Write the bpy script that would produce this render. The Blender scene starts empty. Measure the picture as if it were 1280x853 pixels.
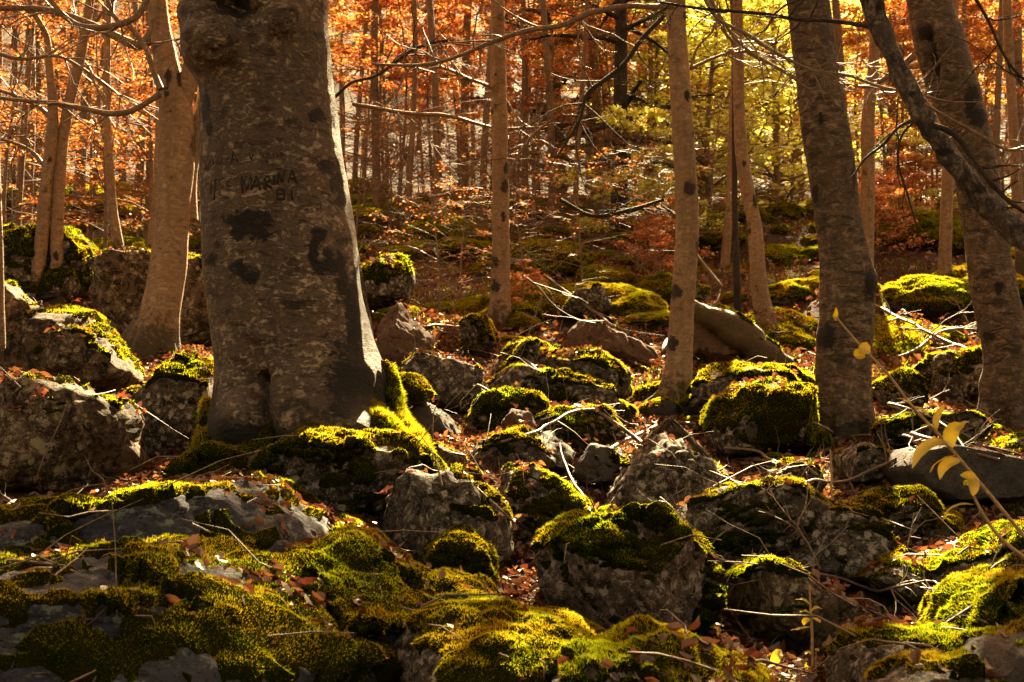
import bpy, math, time
import numpy as np
from mathutils import Vector, Matrix
from mathutils.bvhtree import BVHTree
T0 = time.time()
PI = math.pi
S = bpy.context.scene
COL = S.collection
rng = np.random.default_rng(7)

# ---------------------------------------------------------------- camera
CAM = np.array([0.0, 0.0, 1.2]); PITCH = math.radians(6.0); FPX = 1777.8
cd = bpy.data.cameras.new("camera"); cam = bpy.data.objects.new("camera", cd); COL.objects.link(cam)
cam.location = CAM; cam.rotation_euler = (PI / 2 + PITCH, 0, 0)
cd.lens = 50; cd.sensor_width = 36; cd.clip_start = 0.05; cd.clip_end = 600
cd.dof.use_dof = True; cd.dof.focus_distance = 6.2; cd.dof.aperture_fstop = 10
S.camera = cam
# ---------------------------------------------------------------- sun and sky
SUN_EL, SUN_AZ = math.radians(37.0), math.radians(11.0)     # azimuth clockwise from +Y (straight ahead)
SDIR = np.array([math.sin(SUN_AZ) * math.cos(SUN_EL), math.cos(SUN_AZ) * math.cos(SUN_EL), math.sin(SUN_EL)])
ld = bpy.data.lights.new("sun", 'SUN'); sun = bpy.data.objects.new("sun", ld); COL.objects.link(sun)
ld.energy = 5.0; ld.angle = math.radians(0.6); ld.color = (1.0, 0.78, 0.43)
sun.rotation_euler = Vector(-SDIR).to_track_quat('-Z', 'Y').to_euler()
W = bpy.data.worlds.new("World"); S.world = W; W.use_nodes = True
wn = W.node_tree; wn.nodes.clear()
sky = wn.nodes.new('ShaderNodeTexSky'); sky.sky_type = 'NISHITA'; sky.sun_disc = False
sky.sun_elevation = SUN_EL; sky.sun_rotation = SUN_AZ; sky.dust_density = 4.0; sky.air_density = 1.2
tint = wn.nodes.new('ShaderNodeMixRGB'); tint.blend_type = 'MULTIPLY'; tint.inputs[0].default_value = 1.0
tint.inputs[2].default_value = (1.0, 0.56, 0.255, 1)
bg = wn.nodes.new('ShaderNodeBackground'); bg.inputs[1].default_value = 0.05
wo = wn.nodes.new('ShaderNodeOutputWorld')
wn.links.new(sky.outputs[0], tint.inputs[1]); wn.links.new(tint.outputs[0], bg.inputs[0]); wn.links.new(bg.outputs[0], wo.inputs[0])
S.view_settings.view_transform = 'Standard'; S.view_settings.look = 'None'; S.view_settings.gamma = 1.0
S.view_settings.exposure = 3.15
S.cycles.use_denoising = True
S.cycles.max_bounces = 6; S.cycles.diffuse_bounces = 3; S.cycles.glossy_bounces = 2; S.cycles.transmission_bounces = 4
S.cycles.caustics_reflective = False; S.cycles.caustics_refractive = False
S.cycles.sample_clamp_indirect = 4.0
S.render.film_transparent = False

# ---------------------------------------------------------------- helpers
def pix(px, py, d):
    """world point seen at pixel (px,py) of the 1280x853 photo at distance y = d"""
    u = (px - 640.0) / FPX; v = (426.5 - py) / FPX
    yy = math.cos(PITCH) - v * math.sin(PITCH); zz = math.sin(PITCH) + v * math.cos(PITCH)
    k = d / yy
    return np.array([CAM[0] + u * k, CAM[1] + d, CAM[2] + zz * k])
def ray(px, py):
    p = pix(px, py, 1.0) - CAM
    return p / np.linalg.norm(p)

def _hash(ix, iy, iz, seed):
    h = (ix.astype(np.int64) * 374761393 + iy.astype(np.int64) * 668265263 + iz.astype(np.int64) * 2147483647 + seed * 1274126177) & 0xffffffff
    h = ((h ^ (h >> 13)) * 1274126177) & 0xffffffff
    h = ((h ^ (h >> 16)) * 2246822519) & 0xffffffff
    h = h ^ (h >> 15)
    return (h & 0xffffff) / float(0xffffff) * 2 - 1
def vnoise(P, seed=0):
    F = np.floor(P); f = P - F; F = F.astype(np.int64)
    f = f * f * f * (f * (f * 6 - 15) + 10)
    r = 0
    for dx in (0, 1):
        wx = f[:, 0] if dx else 1 - f[:, 0]
        for dy in (0, 1):
            wy = f[:, 1] if dy else 1 - f[:, 1]
            for dz in (0, 1):
                wz = f[:, 2] if dz else 1 - f[:, 2]
                r = r + wx * wy * wz * _hash(F[:, 0] + dx, F[:, 1] + dy, F[:, 2] + dz, seed)
    return r
def fbm(P, seed=0, o=4, g=0.5):
    r = 0; a = 1.0; s = 0
    for i in range(o):
        r = r + a * vnoise(P * (2.03 ** i) + 17.3 * i, seed + i * 31); s += a; a *= g
    return r / s * 1.5
def sstep(a, b, x):
    t = np.clip((x - a) / (b - a), 0, 1); return t * t * (3 - 2 * t)

def mk_mesh(name, V, F3=None, F4=None, smooth=True, mat=None, attr=None):
    me = bpy.data.meshes.new(name)
    V = np.asarray(V, dtype=np.float32); me.vertices.add(len(V)); me.vertices.foreach_set("co", V.ravel())
    n3 = 0 if F3 is None else len(F3); n4 = 0 if F4 is None else len(F4)
    idx = []
    if n3: idx.append(np.asarray(F3, dtype=np.int32).ravel())
    if n4: idx.append(np.asarray(F4, dtype=np.int32).ravel())
    idx = np.concatenate(idx)
    me.loops.add(len(idx)); me.loops.foreach_set("vertex_index", idx)
    me.polygons.add(n3 + n4)
    st = np.concatenate([np.arange(n3) * 3, n3 * 3 + np.arange(n4) * 4]).astype(np.int32)
    tot = np.concatenate([np.full(n3, 3), np.full(n4, 4)]).astype(np.int32)
    me.polygons.foreach_set("loop_start", st); me.polygons.foreach_set("loop_total", tot)
    sm = np.full(n3 + n4, smooth, dtype=bool) if np.isscalar(smooth) else smooth
    me.polygons.foreach_set("use_smooth", sm)
    if attr:
        for k, a in attr.items():
            me.attributes.new(k, 'FLOAT', 'POINT').data.foreach_set("value", np.asarray(a, dtype=np.float32))
    me.update(calc_edges=True); me.validate()
    if mat: me.materials.append(mat)
    return me
def link(name, data, parent=None, loc=None, kind=None, label=None, cat=None, group=None):
    o = bpy.data.objects.new(name, data); COL.objects.link(o)
    if parent is not None: o.parent = parent
    if loc is not None: o.location = [float(c) for c in loc]
    if kind: o['kind'] = kind
    if label: o['label'] = label
    if cat: o['category'] = cat
    if group: o['group'] = group
    return o
def copy_tree(root):
    r = root.copy(); COL.objects.link(r)
    for ch in root.children:
        c = ch.copy(); COL.objects.link(c); c.parent = r
    return r

def vnormals(V, F):
    a, b, c = V[F[:, 0]], V[F[:, 1]], V[F[:, 2]]
    n = np.cross(b - a, c - a); N = np.zeros_like(V)
    for k in range(3):
        for j in range(3): N[:, j] += np.bincount(F[:, k], n[:, j], len(V))
    return N / (np.linalg.norm(N, axis=1, keepdims=True) + 1e-12)

def tubes(P, R, seg=4, cap=True):
    """P (N,K,3) paths, R (N,K) radii -> verts, quads, tris, all tubes in one array"""
    P = np.asarray(P, float); R = np.asarray(R, float)
    N, K, _ = P.shape
    T = np.gradient(P, axis=1); T /= np.linalg.norm(T, axis=2, keepdims=True) + 1e-12
    m = T.mean(axis=1, keepdims=True)
    ref = np.where(np.abs(m[..., 2:3]) < 0.8, np.array([0, 0, 1.0]), np.array([0, -1.0, 0]))
    A = np.cross(T, np.broadcast_to(ref, T.shape)); A /= np.linalg.norm(A, axis=2, keepdims=True) + 1e-12
    B = np.cross(T, A)
    th = np.arange(seg) / seg * 2 * PI
    V = P[:, :, None, :] + R[:, :, None, None] * (np.cos(th)[None, None, :, None] * A[:, :, None, :] + np.sin(th)[None, None, :, None] * B[:, :, None, :])
    V = V.reshape(-1, 3)
    n = np.arange(N)[:, None, None] * K * seg; k = np.arange(K - 1)[None, :, None] * seg; s = np.arange(seg)[None, None, :]; s2 = (s + 1) % seg
    Q = np.stack([n + k + s, n + k + s2, n + k + seg + s2, n + k + seg + s], axis=-1).reshape(-1, 4)
    return V, Q

def leaf_quads(C, D, Nn, L, Wd, fold=0.25):
    """simple folded leaf: base, side, tip, side: two triangles"""
    D = D / (np.linalg.norm(D, axis=1, keepdims=True) + 1e-12)
    Sd = np.cross(D, Nn); Sd /= np.linalg.norm(Sd, axis=1, keepdims=True) + 1e-12
    Up = np.cross(Sd, D)
    L = L[:, None]; Wd = Wd[:, None]
    a = C; b = C + D * L * 0.45 + Sd * Wd * 0.5 + Up * Wd * fold; c = C + D * L; d = C + D * L * 0.45 - Sd * Wd * 0.5 + Up * Wd * fold
    V = np.stack([a, b, c, d], axis=1).reshape(-1, 3)
    i = np.arange(len(C))[:, None] * 4
    F = np.concatenate([i + np.array([[0, 1, 2]]), i + np.array([[0, 2, 3]])], axis=1).reshape(-1, 3)
    return V, F
def leaf_full(C, D, Nn, L, Wd, curl=0.2, fold=0.2):
    """leaf with midrib, oval outline and curl: 8 verts, 6 faces"""
    D = D / (np.linalg.norm(D, axis=1, keepdims=True) + 1e-12)
    Sd = np.cross(D, Nn); Sd /= np.linalg.norm(Sd, axis=1, keepdims=True) + 1e-12
    Up = np.cross(Sd, D)
    n = len(C); L = L[:, None]; Wd = Wd[:, None]
    curl = np.broadcast_to(np.asarray(curl, float), (n,))[:, None]; fold = np.broadcast_to(np.asarray(fold, float), (n,))[:, None]
    def pt(t, s, w): return C + D * L * t + Sd * Wd * w * s + Up * (Wd * fold * abs(s) * w * 2 + L * curl * (t - 0.5) ** 2 * 2)
    V = np.stack([pt(0, 0, 0), pt(.3, 0, 0), pt(.68, 0, 0), pt(1, 0, 0), pt(.28, 1, .42), pt(.66, 1, .40), pt(.28, -1, .42), pt(.66, -1, .40)], axis=1).reshape(-1, 3)
    i = np.arange(n)[:, None] * 8
    F3 = np.concatenate([i + np.array([[0, 1, 4]]), i + np.array([[0, 6, 1]]), i + np.array([[2, 3, 5]]), i + np.array([[2, 7, 3]])], axis=1).reshape(-1, 3)
    F4 = np.concatenate([i + np.array([[1, 2, 5, 4]]), i + np.array([[1, 6, 7, 2]])], axis=1).reshape(-1, 4)
    return V, F3, F4

# ---------------------------------------------------------------- materials
class NT:
    def __init__(s, name):
        s.m = bpy.data.materials.new(name); s.m.use_nodes = True; s.t = s.m.node_tree; s.t.nodes.clear()
        s.out = s.t.nodes.new('ShaderNodeOutputMaterial')
    def n(s, typ, **kw):
        nd = s.t.nodes.new(typ)
        for k, v in kw.items():
            if k.startswith('i_'):
                key = k[2:]; key = int(key) if key.isdigit() else key.replace('_', ' ')
                if hasattr(v, 'is_output'): s.t.links.new(v, nd.inputs[key])
                else: nd.inputs[key].default_value = v
            else: setattr(nd, k, v)
        return nd
    def coord(s, scale=(1, 1, 1)):
        c = s.n('ShaderNodeTexCoord'); m = s.n('ShaderNodeMapping', i_Vector=c.outputs['Object']); m.inputs['Scale'].default_value = scale
        return m.outputs[0]
    def noise(s, v, sc, det=4, rough=0.6, dist=0.0):
        return s.n('ShaderNodeTexNoise', i_Vector=v, i_Scale=sc, i_Detail=det, i_Roughness=rough, i_Distortion=dist).outputs[0]
    def ramp(s, f, stops, interp='LINEAR'):
        r = s.n('ShaderNodeValToRGB', i_Fac=f); r.color_ramp.interpolation = interp
        e = r.color_ramp.elements
        while len(e) < len(stops): e.new(0.5)
        for q, (p, c) in zip(e, stops):
            q.position = p; q.color = (c, c, c, 1) if np.isscalar(c) else tuple(c) + (1,)
        return r.outputs[0]
    def mix(s, f, a, b, mode='MIX'):
        m = s.n('ShaderNodeMixRGB', blend_type=mode)
        for k, v in ((0, f), (1, a), (2, b)):
            if hasattr(v, 'is_output'): s.t.links.new(v, m.inputs[k])
            else: m.inputs[k].default_value = v if (k == 0) else tuple(v) + (1,)
        return m.outputs[0]
    def math(s, op, a, b=0.0):
        m = s.n('ShaderNodeMath', operation=op)
        for k, v in ((0, a), (1, b)):
            if hasattr(v, 'is_output'): s.t.links.new(v, m.inputs[k])
            else: m.inputs[k].default_value = v
        return m.outputs[0]
    def pbr(s, col, rough=0.85, bump=None, strength=0.4, dist=0.01, spec=0.3):
        p = s.n('ShaderNodeBsdfPrincipled', i_Roughness=rough); p.inputs['Specular IOR Level'].default_value = spec
        if hasattr(col, 'is_output'): s.t.links.new(col, p.inputs['Base Color'])
        else: p.inputs['Base Color'].default_value = tuple(col) + (1,)
        if bump is not None:
            b = s.n('ShaderNodeBump', i_Height=bump, i_Strength=strength, i_Distance=dist); s.t.links.new(b.outputs[0], p.inputs['Normal'])
        return p.outputs[0]
    def done(s, sh): s.t.links.new(sh, s.out.inputs[0]); return s.m

def leaf_mat(name, stops, trans=0.6, tcol=None, gloss=0.08):
    t = NT(name); g = t.n('ShaderNodeNewGeometry')
    c = t.ramp(g.outputs['Random Per Island'], stops)
    ct = c if tcol is None else t.ramp(g.outputs['Random Per Island'], tcol)
    d = t.n('ShaderNodeBsdfDiffuse'); t.t.links.new(c, d.inputs[0])
    tr = t.n('ShaderNodeBsdfTranslucent'); t.t.links.new(ct, tr.inputs[0])
    m = t.n('ShaderNodeMixShader', i_0=trans, i_1=d.outputs[0], i_2=tr.outputs[0])
    gl = t.n('ShaderNodeBsdfGlossy', i_Roughness=0.38); gl.inputs[0].default_value = (1, .9, .75, 1)
    if not gloss: return t.done(m.outputs[0])
    m2 = t.n('ShaderNodeMixShader', i_0=gloss, i_1=m.outputs[0], i_2=gl.outputs[0])
    return t.done(m2.outputs[0])

M = {}
M['leaf_orange'] = leaf_mat('leaf_orange', [(0, (.12, .03, .012)), (.4, (.26, .075, .02)), (.75, (.40, .16, .04)), (1, (.52, .32, .10))], 0.55,
                            [(0, (.40, .05, .012)), (.35, (.72, .16, .03)), (.7, (.86, .32, .06)), (1, (.95, .6, .2))], 0.14)
M['leaf_brown'] = leaf_mat('leaf_brown', [(0, (.07, .025, .012)), (.5, (.17, .06, .022)), (1, (.3, .14, .05))], 0.5,
                           [(0, (.3, .06, .015)), (.5, (.6, .17, .03)), (1, (.8, .42, .12))])
M['leaf_gold'] = leaf_mat('leaf_gold', [(0, (.25, .09, .02)), (.5, (.42, .19, .04)), (1, (.55, .34, .07))], 0.6,
                          [(0, (.8, .22, .03)), (.5, (.9, .45, .07)), (1, (.95, .72, .18))])
M['leaf_green'] = leaf_mat('leaf_green', [(0, (.16, .20, .02)), (.5, (.36, .35, .04)), (1, (.6, .5, .08))], 0.72,
                           [(0, (.70, .74, .05)), (.5, (.95, .88, .12)), (1, (1.0, .93, .35))])
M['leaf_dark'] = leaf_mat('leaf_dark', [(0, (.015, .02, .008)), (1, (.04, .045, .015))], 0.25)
M['leaf_sprig'] = leaf_mat('leaf_sprig', [(0, (.42, .33, .02)), (1, (.62, .46, .03))], 0.6, [(0, (.75, .62, .02)), (1, (.95, .78, .04))])
M['litter'] = leaf_mat('litter', [(0, (.016, .009, .007)), (.4, (.045, .022, .015)), (.8, (.088, .040, .026)), (.95, (.14, .07, .042)), (1, (.26, .17, .1))], 0.22,
                       [(0, (.16, .04, .02)), (.5, (.34, .08, .03)), (1, (.65, .28, .08))], 0.07)
def moss_mat():
    t = NT('moss'); g = t.n('ShaderNodeNewGeometry'); v = t.n('ShaderNodeNewGeometry').outputs['Position']; r = g.outputs['Random Per Island']
    n = t.noise(v, 3.2, 4, .6, .5); n2 = t.noise(v, 16, 3, .6)
    green = t.ramp(r, [(0, (.005, .024, .001)), (.5, (.012, .048, .003)), (1, (.035, .08, .005))])
    olive = t.ramp(r, [(0, (.018, .020, .002)), (.5, (.045, .045, .003)), (1, (.12, .10, .01))])
    brown = t.ramp(r, [(0, (.020, .012, .004)), (1, (.07, .045, .012))])
    c = t.mix(t.ramp(n, [(.46, 0), (.62, .9)]), green, olive); c = t.mix(t.ramp(n2, [(.60, 0), (.68, .8)]), c, brown)
    tg = t.ramp(r, [(0, (.18, .42, .006)), (.5, (.52, .62, .012)), (1, (.92, .78, .03))]); to = t.ramp(r, [(0, (.55, .40, .006)), (.5, (.85, .60, .015)), (1, (1.0, .74, .05))])
    ct = t.mix(t.ramp(n, [(.40, 0), (.6, 1)]), tg, to); ct = t.mix(t.ramp(n2, [(.60, 0), (.68, .7)]), ct, (.5, .22, .02))
    d = t.n('ShaderNodeBsdfDiffuse'); t.t.links.new(c, d.inputs[0]); tr = t.n('ShaderNodeBsdfTranslucent'); t.t.links.new(ct, tr.inputs[0])
    return t.done(t.n('ShaderNodeMixShader', i_0=.48, i_1=d.outputs[0], i_2=tr.outputs[0]).outputs[0])
M['moss'] = moss_mat()
def moss_base():
    t = NT('moss_base'); v = t.coord(); n = t.noise(v, 55, 4, .7); n2 = t.noise(v, 9, 3, .6)
    c = t.mix(n, (.004, .007, .001), (.030, .036, .004)); c = t.mix(t.ramp(n2, [(.45, 0), (.65, .6)]), c, (.03, .02, .006))
    return t.done(t.pbr(c, 1.0, t.math('ADD', n, n2), 1.0, .03, .0))
M['moss_base'] = moss_base()

def bark(name, dark, mid, pale, palef=0.5, darkf=0.45, sc=6.0, stretch=3.5, bump=0.5, green=0.0):
    t = NT(name); v = t.coord((1, 1, stretch)); v2 = t.coord((1, 1, 1))
    n1 = t.noise(v, sc, 6, .65, .6); n2 = t.noise(v, sc * 3.1, 5, .7, .3); n3 = t.noise(v2, sc * 9, 3, .6); n4 = t.noise(v2, 1.3, 3, .5)
    nd = t.noise(v, sc * 1.7, 7, .75, 1.2); ne = t.noise(v2, sc * 2.6, 6, .72, .8)
    c = t.mix(t.ramp(n2, [(.35, 0), (.65, 1)]), [m * .62 for m in mid], [min(1, m * 1.25) for m in mid])
    c = t.mix(t.ramp(n1, [(darkf - .04, 1), (darkf + .05, 0)]), c, dark)
    f = t.math('MULTIPLY', t.ramp(t.math('ADD', t.math('MULTIPLY', nd, .6), t.math('MULTIPLY', ne, .4)), [(.495, 0), (.55, 1)]), t.ramp(n1, [(palef - .08, 0), (palef + .04, .9)]))
    c = t.mix(f, c, t.mix(ne, [m * .6 for m in pale], [min(1, m * 1.3) for m in pale]))
    c = t.mix(t.ramp(n3, [(.55, 0), (.75, .55)]), c, dark)
    c = t.mix(t.ramp(n4, [(.4, 0), (.7, .35)]), c, [m * .55 for m in mid])
    if green: c = t.mix(t.math('MULTIPLY', t.ramp(n4, [(.45, 0), (.62, 1)]), green), c, (.05, .06, .01))
    at = t.n('ShaderNodeAttribute', attribute_name='stain_hollow').outputs['Fac']
    st = t.ramp(t.math('ADD', at, t.math('ADD', t.math('MULTIPLY', t.math('SUBTRACT', n2, .5), .9), t.math('MULTIPLY', t.math('SUBTRACT', ne, .5), 1.3))), [(.44, 0), (.52, 1)])
    c = t.mix(t.math('MULTIPLY', st, .96), c, (.009, .007, .005))
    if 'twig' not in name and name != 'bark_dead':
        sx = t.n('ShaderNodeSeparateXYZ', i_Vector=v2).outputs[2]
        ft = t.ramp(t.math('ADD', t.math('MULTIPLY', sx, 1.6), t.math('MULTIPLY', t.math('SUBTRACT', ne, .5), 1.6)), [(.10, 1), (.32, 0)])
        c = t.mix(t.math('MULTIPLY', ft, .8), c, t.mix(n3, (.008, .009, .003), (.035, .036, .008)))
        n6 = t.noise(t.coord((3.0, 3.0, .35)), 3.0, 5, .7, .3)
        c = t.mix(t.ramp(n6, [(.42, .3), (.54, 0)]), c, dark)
    h = t.math('ADD', t.math('MULTIPLY', n1, .8), t.math('ADD', t.math('MULTIPLY', n2, .7), t.math('MULTIPLY', n3, .4)))
    h = t.math('ADD', h, t.math('MULTIPLY', f, .2))
    return t.done(t.pbr(c, .55 if 'twig' in name else .72, h, bump, .02, .35))
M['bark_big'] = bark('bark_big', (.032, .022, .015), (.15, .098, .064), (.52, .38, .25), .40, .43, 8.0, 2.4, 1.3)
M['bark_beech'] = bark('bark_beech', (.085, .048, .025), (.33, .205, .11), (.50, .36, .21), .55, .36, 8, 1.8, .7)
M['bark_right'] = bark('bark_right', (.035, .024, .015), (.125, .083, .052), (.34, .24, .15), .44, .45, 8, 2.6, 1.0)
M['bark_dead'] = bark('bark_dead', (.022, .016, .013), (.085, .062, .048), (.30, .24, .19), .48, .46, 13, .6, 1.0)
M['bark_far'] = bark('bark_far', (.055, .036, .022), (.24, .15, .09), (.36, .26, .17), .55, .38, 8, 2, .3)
M['bark_dark'] = bark('bark_dark', (.012, .009, .007), (.05, .034, .022), (.1, .08, .06), .6, .45, 10, .5, .8)
M['twig'] = bark('twig_bark', (.05, .03, .018), (.17, .105, .06), (.4, .3, .2), .5, .35, 30, 1, .2)
M['stem'] = bark('stem_twig_bark', (.16, .08, .03), (.42, .26, .12), (.6, .42, .24), .5, .3, 40, 1, .2)
M['twig_pale'] = bark('pale_twig_bark', (.1, .07, .05), (.19, .13, .08), (.38, .29, .2), .5, .3, 30, 1, .2)

def rock_mat(name, dark, mid, pale, lich, lf=0.5, sc=5.0, df=.44, stretch=1.0):
    t = NT(name); oi = t.n('ShaderNodeObjectInfo'); v0 = t.coord((1, 1, stretch))
    off = t.n('ShaderNodeVectorMath', operation='SCALE'); cmb = t.n('ShaderNodeCombineXYZ'); 
    for k in range(3): t.t.links.new(oi.outputs['Random'], cmb.inputs[k])
    t.t.links.new(cmb.outputs[0], off.inputs[0]); off.inputs['Scale'].default_value = 37.0
    va = t.n('ShaderNodeVectorMath', operation='ADD'); t.t.links.new(v0, va.inputs[0]); t.t.links.new(off.outputs[0], va.inputs[1]); v = va.outputs[0]
    n1 = t.noise(v, sc * .8, 8, .72, .5); n2 = t.noise(v, sc * 4, 6, .75, .3); n3 = t.noise(v, sc * 15, 5, .75); n4 = t.noise(v, sc * .35, 4, .6); n5 = t.noise(v, sc * 2.2, 7, .78, .8)
    c = t.mix(t.ramp(n2, [(.3, 0), (.7, 1)]), [m * .38 for m in mid], [min(1, m * 1.5) for m in mid])
    c = t.mix(t.ramp(n4, [(.42, 0), (.62, .9)]), c, t.mix(n3, [m * .6 for m in pale], [m * 1.35 for m in pale]))
    c = t.mix(t.ramp(n5, [(df - .03, .9), (df + .02, 0)]), c, dark)
    vo = t.n('ShaderNodeTexVoronoi', i_Vector=v, i_Scale=sc * 2.6, i_Randomness=1.0).outputs[0]
    vs = t.n('ShaderNodeTexVoronoi', i_Vector=v, i_Scale=sc * 9, i_Randomness=1.0).outputs[0]
    jit = t.math('ADD', t.math('MULTIPLY', t.math('SUBTRACT', n3, .5), 1.0), t.math('MULTIPLY', t.math('SUBTRACT', n2, .5), .9))
    gate = t.ramp(n1, [(lf, 0), (lf + .06, 1)])
    f = t.math('MULTIPLY', t.ramp(t.math('ADD', vo, jit), [(.24, 1), (.29, 0)]), gate)
    fs = t.math('MULTIPLY', t.ramp(t.math('ADD', vs, jit), [(.20, 1), (.28, 0)]), t.ramp(n1, [(lf - .02, 0), (lf + .06, .45)]))
    f = t.math('MAXIMUM', f, fs); f = t.math('MAXIMUM', f, t.math('MULTIPLY', t.ramp(n5, [(.555, 0), (.585, .9)]), gate))
    c = t.mix(f, c, t.mix(n3, [q * .6 for q in lich], [min(1, q * 1.4) for q in lich]))
    c = t.mix(t.ramp(n3, [(.54, 0), (.64, .75)]), c, dark)
    h = t.math('ADD', t.math('MULTIPLY', n1, 1.3), t.math('ADD', t.math('MULTIPLY', n2, .9), t.math('MULTIPLY', n3, .5)))
    return t.done(t.pbr(c, .85, h, 1.0, .04, .25))
M['rock_grey'] = rock_mat('rock_grey', (.016, .013, .010), (.125, .098, .072), (.18, .135, .095), (.62, .54, .42), .40, 8, .47)
M['rock_brown'] = rock_mat('rock_brown', (.018, .013, .008), (.15, .10, .06), (.24, .155, .085), (.5, .40, .25), .43, 6.5, .48)
M['rock_warm'] = rock_mat('rock_warm', (.022, .015, .010), (.15, .10, .075), (.22, .155, .12), (.60, .49, .40), .40, 8, .46)
M['rock_pink'] = rock_mat('rock_pink', (.03, .02, .014), (.19, .11, .07), (.25, .15, .095), (.42, .32, .23), .52, 8, .42)
M['rock_blue'] = rock_mat('rock_blue', (.018, .018, .026), (.075, .075, .10), (.11, .115, .135), (.30, .35, .29), .45, 6, .42, 2.0)
M['rock_smooth'] = rock_mat('rock_smooth', (.03, .027, .024), (.095, .083, .073), (.12, .105, .09), (.2, .18, .15), .6, 3, .33)

def ground_mat():
    t = NT('forest_floor'); v = t.coord()
    n1 = t.noise(v, 1.6, 5, .6); n2 = t.noise(v, 22, 4, .7); n3 = t.noise(v, 90, 3, .6)
    c = t.mix(n2, (.018, .010, .007), (.085, .038, .02)); c = t.mix(t.ramp(n3, [(.5, 0), (.7, 1)]), c, (.12, .055, .028))
    c = t.mix(t.ramp(n1, [(.52, 0), (.62, .8)]), c, (.03, .035, .006))
    return t.done(t.pbr(c, .9, t.math('ADD', n2, t.math('MULTIPLY', n3, .5)), .9, .04, .2))
M['ground'] = ground_mat()
def cut_mat():
    t = NT('carved_scar'); v = t.coord(); n = t.noise(v, 60, 4, .7)
    return t.done(t.pbr(t.mix(n, (.008, .006, .005), (.04, .028, .02)), .9))
M['carving'] = cut_mat()

# ---------------------------------------------------------------- terrain
PROF_D = np.array([-40, 0, 2.5, 3.5, 4.6, 5.4, 6.5, 8.3, 9.4, 11, 12.8, 13.7, 16, 20, 28, 35, 45, 60, 90, 120, 160, 220, 300.])
PROF_Z = np.array([-4.0, -.95, -.62, -.58, -.52, -.36, -.08, .18, .50, .92, 1.34, 1.62, 2.35, 3.6, 5.7, 7.4, 10.0, 15.6, 31, 50, 75, 104, 130.]) + CAM[2]
ANCH = []   # x, y, z, sigma
def base_z(x, y):
    z = np.interp(y, PROF_D, PROF_Z)
    z = z + 0.10 * np.clip(y / 10, 0, 6) * vnoise(np.stack([x * .16, y * .16, 0 * x], 1), 3) + 0.5 * np.clip((y - 20) / 30, 0, 2) * vnoise(np.stack([x * .05, y * .05, 0 * x], 1), 9)
    return z
def ground_z(x, y, detail=True):
    x = np.atleast_1d(np.asarray(x, float)); y = np.atleast_1d(np.asarray(y, float))
    z = base_z(x, y)
    if ANCH:
        A = np.array(ANCH); num = np.zeros_like(x); den = np.full_like(x, .25)
        for ax, ay, r, sg in A:
            w = np.exp(-(((x - ax) ** 2 + (y - ay) ** 2) / (2 * sg * sg))); num += w * r; den += w
        z = z + num / den
    if detail:
        fade = np.clip(1.4 - y / 60, .3, 1)
        z = z + fade * (.035 * fbm(np.stack([x * 1.8, y * 1.8, 0 * x], 1), 21, 3) + .016 * fbm(np.stack([x * 8, y * 8, 0 * x], 1), 22, 2))
    return z
def anchor(x, y, z, sg=.5):
    ANCH.append((x, y, z - float(base_z(np.array([x]), np.array([y]))[0]), sg))

# ---------------------------------------------------------------- rocks
ICO = {}
def ico(sub):
    if sub not in ICO:
        import bmesh
        bm = bmesh.new(); bmesh.ops.create_icosphere(bm, subdivisions=sub, radius=1)
        V = np.array([v.co[:] for v in bm.verts]); F = np.array([[v.index for v in f.verts] for f in bm.faces]); bm.free()
        V /= np.linalg.norm(V, axis=1, keepdims=True); ICO[sub] = (V, F)
    return ICO[sub]
def polar_radius(poly, phi):
    """distance from origin to polygon boundary in direction phi (star shaped polygon (M,2))"""
    a = poly; b = np.roll(poly, -1, axis=0); dx, dz = np.cos(phi), np.sin(phi); best = np.zeros(len(phi))
    for (x1, z1), (x2, z2) in zip(a, b):
        ex, ez = x2 - x1, z2 - z1; den = dx * ez - dz * ex
        with np.errstate(divide='ignore', invalid='ignore'):
            t = (x1 * ez - z1 * ex) / den; s = (x1 * dz - z1 * dx) / den
        ok = (t > 0) & (s >= -1e-6) & (s <= 1 + 1e-6) & (np.abs(den) > 1e-12)
        best = np.where(ok, np.maximum(best, np.where(ok, t, 0)), best)
    best[best == 0] = np.median(best[best > 0])
    return best

COLLIDE = []   # (verts, faces, kind) low resolution, for litter and branch placement
def moss_blades(V, F, N, mask, dens, L, Wd, seed, cap=100000):
    r = np.random.default_rng(seed)
    a, b, c = V[F[:, 0]], V[F[:, 1]], V[F[:, 2]]
    ar = np.linalg.norm(np.cross(b - a, c - a), axis=1) / 2 * np.clip(mask[F].mean(axis=1), 0, 1)
    n = int(min(cap, ar.sum() * dens))
    if n < 5: return None
    fi = r.choice(len(F), n, p=ar / ar.sum()); u = r.random((n, 2)); s = u.sum(1) > 1; u[s] = 1 - u[s]
    P = a[fi] + (b[fi] - a[fi]) * u[:, :1] + (c[fi] - a[fi]) * u[:, 1:]
    nn = N[F[fi, 0]]
    D = nn + r.normal(0, .45, (n, 3)); D[:, 2] += .25; D /= np.linalg.norm(D, axis=1, keepdims=True)
    Sd = np.cross(D, r.normal(0, 1, (n, 3))); Sd /= np.linalg.norm(Sd, axis=1, keepdims=True) + 1e-9
    clump = .55 + .7 * sstep(-.4, .6, vnoise(P * 22, seed))
    l = (L * clump * (.5 + .8 * r.random(n)))[:, None]
    T = np.stack([P - Sd * Wd / 2 - nn * .003, P + Sd * Wd / 2 - nn * .003, P + D * l], axis=1).reshape(-1, 3)
    return T, np.arange(3 * n).reshape(-1, 3)

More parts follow.
